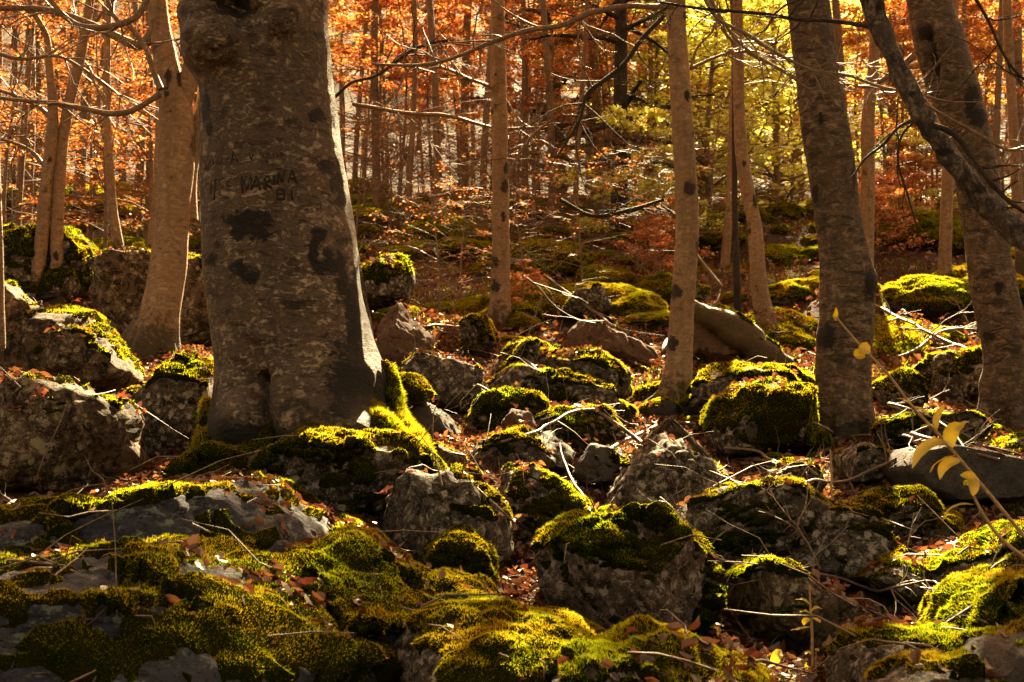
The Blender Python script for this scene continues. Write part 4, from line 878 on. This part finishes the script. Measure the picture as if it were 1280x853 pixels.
lying('long pale wavy stick lying over the dark overhanging boulder', [(880,690,5),(915,706,5),(960,712,5),(1010,714,5),(1050,722,5),(1082,735,6),(1115,735,5),(1150,728,4),(1190,746,3)], 'twig_pale', seed=75, twigs=8, tl=.3)
lying('forked bare twig standing on the wide mottled boulder', [(1025,712,3),(1010,680,4),(997,658,4),(1003,642,3),(1012,628,2)], 'twig', seed=76, twigs=5, tl=.2, lift=.1)
lying('curved bare twig beside the two toned boulder', [(842,636,3),(862,655,3),(878,670,4),(880,690,3),(900,668,3),(925,655,2)], 'twig_pale', seed=77, twigs=6, tl=.2, lift=.08)
lying('drooping twig between the two toned boulder and the overhanging boulder', [(900,745,3),(912,760,4),(925,780,4),(945,805,5),(965,815,4)], 'twig', seed=78, twigs=5, tl=.2, lift=.05)
lying('grey twig along the leafy gully below the smooth dark boulder', [(1118,720,5),(1140,700,5),(1165,690,5),(1190,682,3)], 'twig', seed=79, twigs=8, tl=.2)
lying('pale stick under the smooth dark boulder edge', [(980,612,5),(1020,602,5),(1060,600,5),(1090,585,6),(1120,574,5)], 'twig_pale', seed=80, twigs=6)
lying('slender stick arched on the bright green moss mound', [(1260,797,3),(1245,780,4),(1225,755,4),(1220,720,4),(1226,690,3)], 'twig', seed=81, twigs=2, lift=.05)
lying('little lit branch in the leaf patch under the peaked knobbly boulder', [(905,560,5),(935,562,5),(960,573,5),(985,585,4)], 'twig_pale', seed=82, twigs=4)
lying('crooked root like stick curling beside the forest edge slab', [(-10,672,7),(5,640,8),(20,625,8),(32,632,5)], 'twig_pale', seed=83, twigs=1)
lying('thin stick across the bluish slab', [(240,655,4),(290,680,4),(330,700,3),(350,715,3)], 'twig', seed=84, twigs=5, tl=.15)
lying('short pale twig on the moss carpet outcrop', [(50,788,3),(75,785,4),(110,797,3),(130,815,2)], 'twig_pale', seed=85, twigs=4, tl=.15)
lying('small grey stick in the middle of the moss carpet', [(250,810,4),(275,800,4),(300,780,3)], 'twig_pale', seed=86, twigs=1, tl=.1)
lying('lit twig over the leaf pocket on the sunlit moss ridge', [(440,722,4),(455,735,4),(475,752,3)], 'twig_pale', seed=87, twigs=2, tl=.1)
lying('dark fallen branch between the two thick beeches', [(1100,455,6),(1130,445,6),(1170,418,6),(1220,412,5)], 'twig', seed=88, twigs=10, tl=.4)
lying('long dead branch crossing the slope behind the curved beech', [(1075,365,5),(1110,390,5),(1150,410,5),(1190,430,5),(1225,445,4)], 'twig', seed=89, twigs=10, tl=.4)
lying('thin root like stick above the smooth dark boulder', [(1050,548,5),(1090,545,5),(1140,548,5),(1190,556,6),(1250,575,5)], 'twig', seed=90, twigs=4)
lying('fallen branch propped among brush behind the tilted bare rock', [(680,345,6),(712,368,6),(745,392,5),(770,410,4)], 'twig', seed=91, twigs=8, tl=.5)
lying('pale broken bough aslant below the forked dark bough', [(855,392,5),(890,385,6),(905,370,5),(880,330,5),(868,315,4)], 'twig_pale', seed=92, twigs=4, tl=.4)
for i in range(12):
    rr2 = np.random.default_rng(300 + i); x = rr2.uniform(470, 1270); y = rr2.uniform(330, 600); a = rr2.uniform(-.2, .8); l = rr2.uniform(30, 80) * (y / 500)
    if 1015 < x < 1095: x += 90
    o = lying('dead stick lying on stones and leaves of the middle slope', [(x, y, 3), (x + l * .5 * math.cos(a), y + l * .5 * math.sin(a) - 3, 4), (x + l * math.cos(a), y + l * math.sin(a), 3)], ['twig', 'twig_pale'][i % 2], seed=300 + i, twigs=3, tl=.3, n=12)
    o['group'] = 'dead sticks on the middle slope'
# pale log
lg = px_paths([[(866,388,26),(885,396,30),(910,408,36),(935,425,36),(960,442,34),(985,458,30),(998,470,24)]], 11.0)[0]
Sg = smooth_path(lg, 60); V, F = tubes(Sg[None, :, :3], Sg[None, :, 3], 24); V += .03 * np.stack([fbm(V * np.array([4, 4, 6.]) + k * 7, 70, 4) for k in range(3)], 1)
caps = np.array([[0] + [k, k + 1] for k in range(1, 23)]); cap2 = caps + 59 * 24
org = Sg[0, :3]; lo = link('fallen_log', mk_mesh('fallen_log', V - org, np.concatenate([caps, cap2]), F, mat=M['bark_beech'], attr={'stain_hollow': np.zeros(len(V))}), loc=org, label='pale fallen log with sunlit upper edge behind the slim central beech', cat='log')
F3 = np.concatenate([F[:, [0, 1, 2]], F[:, [0, 2, 3]]]); moss_child(lo, V - org, F3, 9, -.42, 71, tk=.02, grain=.5)
# splintered stump / fibrous root crest in front of the slim beech
for k, (pts, lab) in enumerate([([(838,522,10),(822,540,12),(808,562,14),(797,590,12)], 'splintered'), ([(838,522,8),(858,535,10),(872,556,11),(884,590,9)], 'other')]):
    pass
sroot = None
Q = pix(838, 522, 7.4); sroot = link('splintered_stump', None, loc=Q, label='weathered splintered root crest straddling the pointed grey slab', cat='stump')
r = np.random.default_rng(5)
for side, sgn in (((838,520),(795,592)), ((838,520),(886,596))):
    nf = 46; P = []
    for i in range(nf):
        t0 = r.uniform(0, .35); t1 = r.uniform(.6, 1.05); o = r.normal(0, 4.5); a = []
        for t in np.linspace(t0, t1, 6):
            px = side[0] + (sgn[0] - side[0]) * t + o * (.35 + t) ; py = side[1] + (sgn[1] - side[1]) * t + abs(o) * .5 - 7 * math.sin(t * 3)
            a.append(pix(px, py, 7.32 - .06 * r.random() - .05 * math.sin(t * 3)) )
        P.append(a)
    V, F = tubes(np.array(P), r.uniform(.004, .010, nf)[:, None] * np.array([[.5, 1, 1, 1, .8, .3]]), 5)
    link('splinter', mk_mesh('splinter', V - Q, F4=F, mat=M['bark_far']), sroot, kind='stuff')

# mossy roots running off the big beech
def mossroot(pts, label, dens=1.0, seed=0):
    Q = px_paths([pts], 6.3)[0]; Sg = smooth_path(Q, 60); V, F = tubes(Sg[None, :, :3], Sg[None, :, 3], 18); V += .02 * np.stack([fbm(V * 7 + k * 7, seed, 3) for k in range(3)], 1)
    V = V - BO; o = link('root', mk_mesh('root', V, F4=F, mat=M['bark_dark']), big)
    F3 = np.concatenate([F[:, [0, 1, 2]], F[:, [0, 2, 3]]]); N = vnormals(V, F3); m = np.ones(len(V)) * sstep(-.5, .2, N[:, 2] + .5 * fbm(V * 6, 4, 3))
    V2 = V + N * .008; bl = moss_blades(V2, F3, N, m, 42000, .020, .0028, seed); keep = m[F3].max(1) > .2
    sm = np.concatenate([np.ones(keep.sum(), bool), np.zeros(len(bl[1]), bool)]); me = mk_mesh('moss', np.concatenate([V2, bl[0]]), np.concatenate([F3[keep], bl[1] + len(V2)]), smooth=sm, mat=M['moss_base'])
    me.materials.append(M['moss']); me.polygons.foreach_set('material_index', (~sm).astype(np.int32)); link('moss', me, o, kind='stuff')
mossroot([(480,455,20,6.7),(487,490,22,6.65),(498,520,24,6.6),(515,548,24,6.4),(530,575,22,6.2),(545,605,18,6.1),(548,640,12,6.05)], '', seed=5)
mossroot([(455,520,40,6.5),(480,545,44,6.35),(510,562,36,6.25),(532,580,26,6.15),(543,600,16,6.1)], '', seed=6)
mossroot([(268,500,14,6.8),(258,545,18,6.7),(245,575,18,6.6),(228,590,12,6.5),(208,598,6,6.45)], '', seed=7)
mossroot([(330,548,60,6.45),(325,575,70,6.35),(318,600,60,6.25)], '', seed=8)
mossroot([(400,545,80,6.4),(405,565,90,6.3),(410,590,80,6.2)], '', seed=9)
mossroot([(270,545,34,6.6),(262,570,40,6.5),(256,600,36,6.4)], '', seed=10)

# ---------------------------------------------------------------- sprig with yellow leaves
def sprig(label, stem, leaves, d, name, mat='stem', seed=0, extra=(), group=None, cat='plant', lm='leaf_sprig'):
    Q = px_paths([stem], d)[0]; org = Q[0, :3].copy(); root = link(name, None, loc=org, label=label, cat=cat)
    Sg = smooth_path(Q, 40); V, F = tubes(Sg[None, :, :3], Sg[None, :, 3], 8); link('stem', mk_mesh('stem', V - org, F4=F, mat=M[mat]), root)
    for ex in extra:
        Qe = px_paths([ex], d)[0]; Se = smooth_path(Qe, 24); V, F = tubes(Se[None, :, :3], Se[None, :, 3], 7); link('stem', mk_mesh('stem', V - org, F4=F, mat=M[mat]), root)
    r = np.random.default_rng(seed)
    for (pts, w, nz) in leaves:   # pts: midrib pixels base..tip, w width px
        q = np.array([pix(a, b, d - .01 + .05 * t * (r.random() - .3)) for t, (a, b) in zip(np.linspace(0, 1, len(pts)), pts)]); Sm = smooth_path(np.c_[q, np.zeros(len(q))], 12)[:, :3]
        T = np.gradient(Sm, axis=0); T /= np.linalg.norm(T, axis=1, keepdims=True); n = np.array(nz, float); n /= np.linalg.norm(n); sd = np.cross(T, n); sd /= np.linalg.norm(sd, axis=1, keepdims=True); up = np.cross(sd, T)
        t = np.linspace(0, 1, 12); wd = (np.sin(PI * t ** .85) ** .8 * w / 2 * d / FPX)[:, None] + 1e-4
        wob = (.12 * np.sin(t * 19))[:, None]
        G = np.stack([Sm - sd * wd + up * wd * (.35 + wob), Sm - sd * wd * .5 + up * wd * .1, Sm, Sm + sd * wd * .5 + up * wd * .1, Sm + sd * wd + up * wd * (.35 - wob)], 1).reshape(-1, 3)
        ii = np.arange(11)[:, None] * 5 + np.arange(4)[None]; F = np.stack([ii, ii + 1, ii + 6, ii + 5], -1).reshape(-1, 4)
        link('leaf', mk_mesh('leaf', G - org, F4=F, mat=M[lm]), root)
    return root
F_ = (0, -1, .25)
sprig('yellow leaved seedling stem arching in from the frame side over the smooth boulder',
      [(1340,735,6),(1280,670,5),(1240,622,4.6),(1196,570,4.2),(1170,540,4),(1140,508,3.7),(1110,468,3.4),(1075,432,3),(1046,398,2.5)],
      [([(1045,402),(1044,395),(1045,384)], 7, F_), ([(1073,434),(1080,436),(1088,441)], 16, F_), ([(1075,436),(1072,442),(1082,446)], 12, F_), ([(1171,538),(1170,525),(1176,512),(1182,506)], 9, F_),
       ([(1172,538),(1162,532),(1150,533)], 9, (0, -.3, 1)), ([(1191,560),(1187,545),(1194,535),(1206,532)], 19, F_), ([(1196,538),(1204,530),(1213,527)], 8, (0, -.4, 1)), ([(1186,553),(1166,554),(1150,566),(1140,586)], 14, (-.3, -1, .5)),
       ([(1196,569),(1178,575),(1168,582),(1162,592)], 6, (-.3, -.3, 1)), ([(1202,576),(1188,578),(1178,586),(1175,600)], 13, (-.2, -1, .3)), ([(1140,506),(1130,500),(1120,498)], 6, (0, -.3, 1)), ([(1142,508),(1152,512),(1162,520)], 4, F_)], 3.4, 'yellow_leaf_seedling', seed=1)
sprig('lower curved stem with a tattered yellow leaf and drooping thin leaf',
      [(1340,735,5),(1280,697,5),(1250,672,4.5),(1230,645,4),(1217,621,3.5)],
      [([(1216,621),(1217,608),(1212,598),(1200,594)], 16, (0, -1, .2)), ([(1217,605),(1208,604),(1204,607)], 7, F_), ([(1218,631),(1200,631),(1186,638),(1178,652)], 5, (0, -.5, 1))], 3.2, 'yellow_leaf_seedling', seed=2)
sprig('upright weedy seedling with pale leaves in front of the dark overhanging boulder',
      [(1017,870,4),(1016,830,4),(1015,790,3.5),(1013,760,3),(1012,731,2)],
      [([(1013,756),(1004,750),(993,750)], 6, (0, -.5, 1)), ([(1013,765),(1020,760),(1028,762)], 6, (0, -.5, 1)), ([(1013,767),(1006,764),(1000,766)], 6, (0, -.5, 1)), ([(1013,775),(1006,776),(1005,782)], 7, F_), ([(1014,784),(1000,786),(988,788)], 4, (0, -.5, 1)), ([(1015,772),(1022,774),(1026,778)], 6, F_), ([(1016,818),(1010,816),(1006,818)], 6, (0, -.5, 1)), ([(1018,846),(1010,838),(1006,830)], 8, F_), ([(1018,846),(1008,846),(1002,845)], 4, (0, -.5, 1)), ([(1018,812),(1021,812),(1024,815)], 3, F_)], 3.9, 'weedy_seedling', seed=3, extra=[[(1021,870,4),(1020,840,3.5),(1020,812,2)]])
sprig('single small yellow leaf on a bent stalk near the weedy seedling', [(985,855,3),(972,838,3),(962,828,3),(955,820,2.5)], [([(965,833),(970,822),(976,812)], 13, F_)], 3.9, 'leafy_stalk', seed=4)
sprig('thin dry weed stalk rising from the leafy gully', [(1040,655,3),(1040,620,3),(1039,585,2.5),(1038,562,2)], [([(1040,630),(1030,632),(1026,640)], 4, F_), ([(1040,620),(1048,614),(1052,616)], 4, F_), ([(1039,640),(1046,636),(1054,640)], 4, F_)], 6.1, 'dry_weed', seed=5)
print('sprigs', time.time() - T0)

# ---------------------------------------------------------------- understory and far trees (copies of a few kinds)
def sapling_meshes(seed, H, rad, nleaf, leafmat, leaf, nb=16, ntw=9, low=.15, bark_='bark_far', droop=0.0, flat=.45, r0=.03, clump=1.0, wid=.62):
    r = np.random.default_rng(seed); K = 9; P = np.zeros((1, K, 3)); t = np.linspace(0, 1, K); P[0, :, 2] = t * H - .2; P[0, :, 0] = .05 * H * np.sin(t * 4 + seed) * t; P[0, :, 1] = .05 * H * np.cos(t * 3 + seed * 2) * t
    V, F = tubes(P, (r0 * (1 - .85 * t))[None], 10); tm = mk_mesh('trunk', V, F4=F, mat=M[bark_])
    hb = np.sort(r.uniform(low, .97, nb)); az = np.arange(nb) * 2.4 + r.normal(0, .4, nb); K1 = 6
    base = np.stack([np.interp(hb, t, P[0, :, k]) for k in range(3)], 1); ln = rad * (1.1 - .75 * hb) * (.7 + .5 * r.random(nb))
    D = np.stack([np.cos(az), np.sin(az), .25 + .3 * r.random(nb) - droop], 1); D /= np.linalg.norm(D, axis=1, keepdims=True)
    B = np.zeros((nb, K1, 3)); B[:, 0] = base
    for k in range(1, K1):
        B[:, k] = B[:, k - 1] + D * (ln / (K1 - 1))[:, None]; D = D + r.normal(0, .13, D.shape); D[:, 2] -= .04 + droop * .2; D /= np.linalg.norm(D, axis=1, keepdims=True)
    V, F = tubes(B, (r0 * .42 * (1.1 - .7 * hb))[:, None] * np.linspace(1, .3, K1)[None], 5); VV, FF, off = [V], [F], len(V)
    m = nb * ntw; j = np.repeat(np.arange(nb), ntw); tt = r.uniform(.8, K1 - 1.01, m); k = tt.astype(int); b = B[j, k] + (B[j, k + 1] - B[j, k]) * (tt - k)[:, None]
    T = B[j, k + 1] - B[j, k]; T /= np.linalg.norm(T, axis=1, keepdims=True); sd = np.cross(T, [0, 0, 1.0]) * np.where(r.random(m) < .5, -1, 1)[:, None]
    D = T * .6 + sd * .8 + r.normal(0, .18, (m, 3)); D[:, 2] = D[:, 2] * .5 - droop * .5; D /= np.linalg.norm(D, axis=1, keepdims=True); l = ln[j] * .42 * (.5 + .6 * r.random(m)); K2 = 4; Tw = np.zeros((m, K2, 3)); Tw[:, 0] = b
    for q in range(1, K2):
        Tw[:, q] = Tw[:, q - 1] + D * (l / (K2 - 1))[:, None]; D = D + r.normal(0, .12, D.shape); D /= np.linalg.norm(D, axis=1, keepdims=True)
    V, F = tubes(Tw, (.0045 * np.linspace(1, .4, K2))[None] * np.ones((m, 1)), 3); VV.append(V); FF.append(F + off); bm_ = mk_mesh('branches', np.concatenate(VV), F4=np.concatenate(FF), mat=M[bark_])
    fm = None
    if nleaf:
        w = (r.random(m) < clump) * (.3 + r.random(m)); w /= w.sum(); j = r.choice(m, nleaf, p=w); tt = r.uniform(0, K2 - 1.001, nleaf); k = tt.astype(int); b = Tw[j, k] + (Tw[j, k + 1] - Tw[j, k]) * (tt - k)[:, None]
        T = Tw[j, -1] - Tw[j, 0]; T /= np.linalg.norm(T, axis=1, keepdims=True); sd = np.cross(T, [0, 0, 1.0]) * np.where(r.random(nleaf) < .5, -1, 1)[:, None]; D = T * .5 + sd + r.normal(0, .3, (nleaf, 3))
        C = b + D * (r.random(nleaf) * leaf)[:, None] + r.normal(0, leaf * .3, (nleaf, 3)); N = r.normal(0, 1, (nleaf, 3)) * (1 - flat) + np.array([0, 0, 1.0]) * flat * 2
        Ls = leaf * (.55 + .7 * r.random(nleaf)); V, F = leaf_quads(C, D, N, Ls, Ls * wid); fm = mk_mesh('foliage', V, F, smooth=False, mat=M[leafmat])
    return tm, bm_, fm
def proto(name, parts):
    root = bpy.data.objects.new(name, None)
    return (name, parts)
def plant(pr, px, d, sc, label, group, cat='tree', rz=None, dz=0):
    name, (tm, bm_, fm) = pr; x = (px - 640) / FPX * d * 1.0; z = float(ground_z(x, d, False)[0]) + dz
    root = link(name, None, loc=(x, d, z), label=label, cat=cat, group=group); root.scale = (sc, sc, sc); root.rotation_euler = (0, 0, rng.uniform(0, 6.28) if rz is None else rz)
    link('trunk', tm, root); link('branches', bm_, root, kind='stuff')
    if fm is not None: link('foliage', fm, root, kind='stuff')
    return root
SAP_O = [('beech_sapling', sapling_meshes(600 + i, 4.6, 1.7, 4300, 'leaf_orange', .062, clump=.5, low=.35)) for i in range(3)]
SAP_B = [('beech_sapling', sapling_meshes(610 + i, 4.2, 1.6, 2400, 'leaf_brown', .055, clump=.6)) for i in range(2)]
SAP_G = [('beech_sapling', sapling_meshes(620 + i, 5.0, 1.9, 7000, 'leaf_gold', .062, clump=.85)) for i in range(2)]
GREEN = ('young_conifer', sapling_meshes(630, 6.5, 1.45, 4600, 'leaf_green', .13, nb=44, ntw=10, low=.04, droop=.05, flat=.05, r0=.06, wid=.5))
GREEN_S = ('green_bush', sapling_meshes(631, 2.2, 1.1, 5000, 'leaf_green', .06, nb=16, low=.05, flat=.3))
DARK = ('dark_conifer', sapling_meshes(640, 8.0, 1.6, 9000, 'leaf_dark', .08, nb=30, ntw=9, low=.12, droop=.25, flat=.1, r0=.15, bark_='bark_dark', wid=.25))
BUSH_R = ('red_leaved_bush', sapling_meshes(650, 1.5, .8, 2600, 'leaf_orange', .055, nb=14, low=.03, flat=.3, r0=.015))
BRUSH = [('bare_shrub', sapling_meshes(660 + i, 2.4, 1.7, 500, 'leaf_brown', .045, nb=22, ntw=8, low=.1, r0=.02, bark_='twig_pale', clump=.4)) for i in range(2)]
POLE = [('pole_beech', None)]
def pole_meshes(seed, H, r0, nl=500, limbs=12):
    r = np.random.default_rng(seed); K = 14; t = np.linspace(0, 1, K); P = np.zeros((1, K, 3)); P[0, :, 2] = t * H - .4; w = .035 * H
    P[0, :, 0] = w * np.sin(t * 5 + seed) * t; P[0, :, 1] = w * np.cos(t * 4 + seed * 3) * t; V, F = tubes(P, (r0 * (1.1 - .75 * t) + r0 * .5 * np.exp(-t * 40))[None], 14)
    tm = mk_mesh('trunk', V, F4=F, mat=M['bark_far']); c = crown_meshes(seed + 1, 2.3 if nl else 1.5, H * .5, nl, ['leaf_brown', 'leaf_orange', 'leaf_gold', 'leaf_brown'][seed % 4], leaf=.085, limbs=limbs, clump=.5)
    for me in c:
        if me is None: continue
        me.transform(__import__('mathutils').Matrix.Translation((P[0, 7, 0], P[0, 7, 1], H * .42)))
    return ('pole_beech', (tm, c[0], c[1]))
POLES = [pole_meshes(700 + i, [11, 13, 12, 14][i], [.07, .10, .085, .12][i]) for i in range(4)]
BARE = [pole_meshes(720 + i, [11, 13, 12, 14][i], [.055, .075, .06, .085][i], 0, 4) for i in range(4)]
g_or = 'orange beech saplings behind the trunks'; l_or = 'orange leaved beech sapling in the backlit thicket between the trunks'
rr = np.random.default_rng(12)
for px in (440, 500, 560, 645, 700, 765):
    plant(SAP_O[rr.integers(3)], px + rr.uniform(-15, 15), rr.uniform(22, 27), rr.uniform(.95, 1.2), l_or, g_or)
for px in (405, 445, 490, 530, 570, 610, 650, 690, 735, 790):
    plant([SAP_O[0], SAP_O[1], SAP_G[0], SAP_B[0]][rr.integers(4)], px + rr.uniform(-20, 20), rr.uniform(22, 30), rr.uniform(1.1, 1.5), l_or, g_or)
g_go = 'golden beech saplings in the bright side'; l_go = 'golden orange beech sapling glowing behind the thick leaning beech and dead stem'
for px in (1080, 1105, 1135, 1165, 1200, 1245, 1290):
    plant([SAP_G[0], SAP_G[1], SAP_O[2]][rr.integers(3)], px + rr.uniform(-12, 12), rr.uniform(20, 26), rr.uniform(.9, 1.2), l_go, g_go)
for px in (1150, 1200, 1250, 1310):
    plant([SAP_G[0], SAP_G[1]][rr.integers(2)], px, rr.uniform(24, 32), rr.uniform(1.2, 1.6), l_go, g_go)
g_br = 'sparse brown saplings in the shaded side'; l_br = 'sparse brown leaved sapling in the dim thicket around the twin stemmed beech'
for px in (-10, 25, 60, 95, 130, 170, 215, 250):
    plant(SAP_B[rr.integers(2)], px + rr.uniform(-12, 12), rr.uniform(16, 26), rr.uniform(.9, 1.3), l_br, g_br)
for px in (0, 50, 110, 160, 230, 300): plant([SAP_B[0], SAP_B[1]][rr.integers(2)], px, rr.uniform(27, 36), rr.uniform(1.3, 1.7), l_br, g_br)
for px, d, sc, lb in ((893, 22, .9, 'yellow green young conifer glowing just beside the slim central beech'), (978, 23.5, 1.0, 'yellow green conifer filling the gap before the thick leaning beech'),
    (938, 29.5, 1.25, 'yellow green conifer standing behind the curved foot beech'), (868, 31, 1.3, 'yellow green conifer mostly hidden by the slim central beech'),
    (1008, 36, 1.7, 'tall yellow green conifer farther back by the thick leaning beech'), (915, 40, 2.0, 'tallest and farthest yellow green conifer in the brightest gap'), (822, 24, .8, 'short yellow green conifer next to the dark gnarled conifer'), (975, 47, 2.4, 'hazy yellow green conifer high on the slope in the bright gap')):
    plant(GREEN, px, d, sc, lb, None)
plant(GREEN_S, 815, 19, 1.0, 'low green bush beside the dark conifer', None, cat='bush')
plant(GREEN_S, 1160, 19, .8, 'small green bush between golden saplings and the straight pole', None, cat='bush')
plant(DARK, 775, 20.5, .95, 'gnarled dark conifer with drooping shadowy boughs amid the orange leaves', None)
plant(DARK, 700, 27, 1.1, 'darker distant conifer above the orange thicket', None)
for px, d, s in ((652, 13.9, .42), (668, 14.3, .36), (820, 16, .6), (835, 17, .7), (1105, 17, .8), (1130, 18, .9), (1150, 19, 1.0), (1085, 17.5, .8)):
    plant(BUSH_R, px, d, s, 'low bush of bright red orange leaves near the ground in the middle distance', 'low red leaved bushes', cat='bush')
for i in range(40):
    px = rr.uniform(440, 900) if i < 26 else rr.uniform(1060, 1290) if i < 32 else rr.uniform(-10, 250); plant(BRUSH[i % 2], px, rr.uniform(18.5, 26), rr.uniform(.65, 1.0), 'leafless shrub of tangled thin twigs catching the light', 'bare brush on the slope', cat='shrub')
pp = [(505,19),(543,19.5),(603,21),(580,26),(655,24),(690,22),(720,19),(752,25),(812,24),(885,27),(1065,20),(1120,27),(1150,30),(1215,24),(1255,19),(1290,22),(12,18),(22,20),(38,24),(88,23),(105,19),(118,27),(165,22),(178,19),(240,21),(330,25),(440,28),(470,23),(5,30),(60,32),(145,31),(205,29)]
PL = {505: 'pole trunk next behind the carved beech, above the pinkish boulder', 543: 'pole trunk between the carved beech and the spotted pole beech', 603: 'thin pole hugging the shaded side of the spotted pole beech',
      655: 'pole trunk just past the spotted pole beech toward the dark conifer', 720: 'pole trunk halfway between the spotted pole beech and the slim central beech', 812: 'pole trunk close by the slim central beech on its dark conifer side',
      885: 'pole trunk among the yellow green conifers beside the slim central beech', 1065: 'pole trunk largely hidden by the thick leaning beech', 1215: 'pole trunk behind the stout bent beech', 1255: 'pole trunk beyond the stout bent beech near the frame side',
      12: 'outermost thin pole behind the trunk cut by the photo edge', 88: 'pole trunk right behind the twin stemmed beech', 105: 'second thin pole behind the twin stemmed beech', 178: 'pole trunk next to the forked beech on its shaded side'}
for i, (px, d) in enumerate(pp):
    plant((BARE if d < 29 else POLES)[i % 4], px, d, rr.uniform(.75, 1.05) * (.8 if d < 20 else 1), PL.get(px, 'slender grey brown pole trunk standing up the slope behind the nearer beeches'), 'pole beeches up the slope')
for i in range(6):
    plant(BRUSH[i % 2], rr.uniform(450, 840), rr.uniform(13.8, 17), rr.uniform(.5, .8), 'leafless shrub of tangled thin twigs catching the light', 'bare brush on the slope', cat='shrub')
for i in range(16):
    plant(BRUSH[i % 2], rr.uniform(400, 1290), rr.uniform(24, 32), rr.uniform(1.3, 1.9), 'leafless shrub of tangled thin twigs catching the light', 'bare brush on the slope', cat='shrub')
for i in range(9):
    plant(SAP_O[i % 3], rr.uniform(400, 830), rr.uniform(28, 40), rr.uniform(1.3, 1.8), l_or, g_or)
for i in range(140):
    d = 32 + 95 * rr.random() ** 1.2; px = rr.uniform(-80, 1360)
    if 770 < px < 1180 and d < 62: continue
    plant(POLES[rr.integers(4)] if i % 2 else (SAP_B[rr.integers(2)] if px < 300 else SAP_O[rr.integers(3)]), px, d, rr.uniform(.9, 1.3) * (1 if i % 2 else 1.9), 'far autumn tree on the high hillside seen through the thicket', 'far autumn trees on the hillside')
print('done', time.time() - T0, 'objects', len(bpy.data.objects), 'tris', sum(len(m.polygons) for m in bpy.data.meshes))
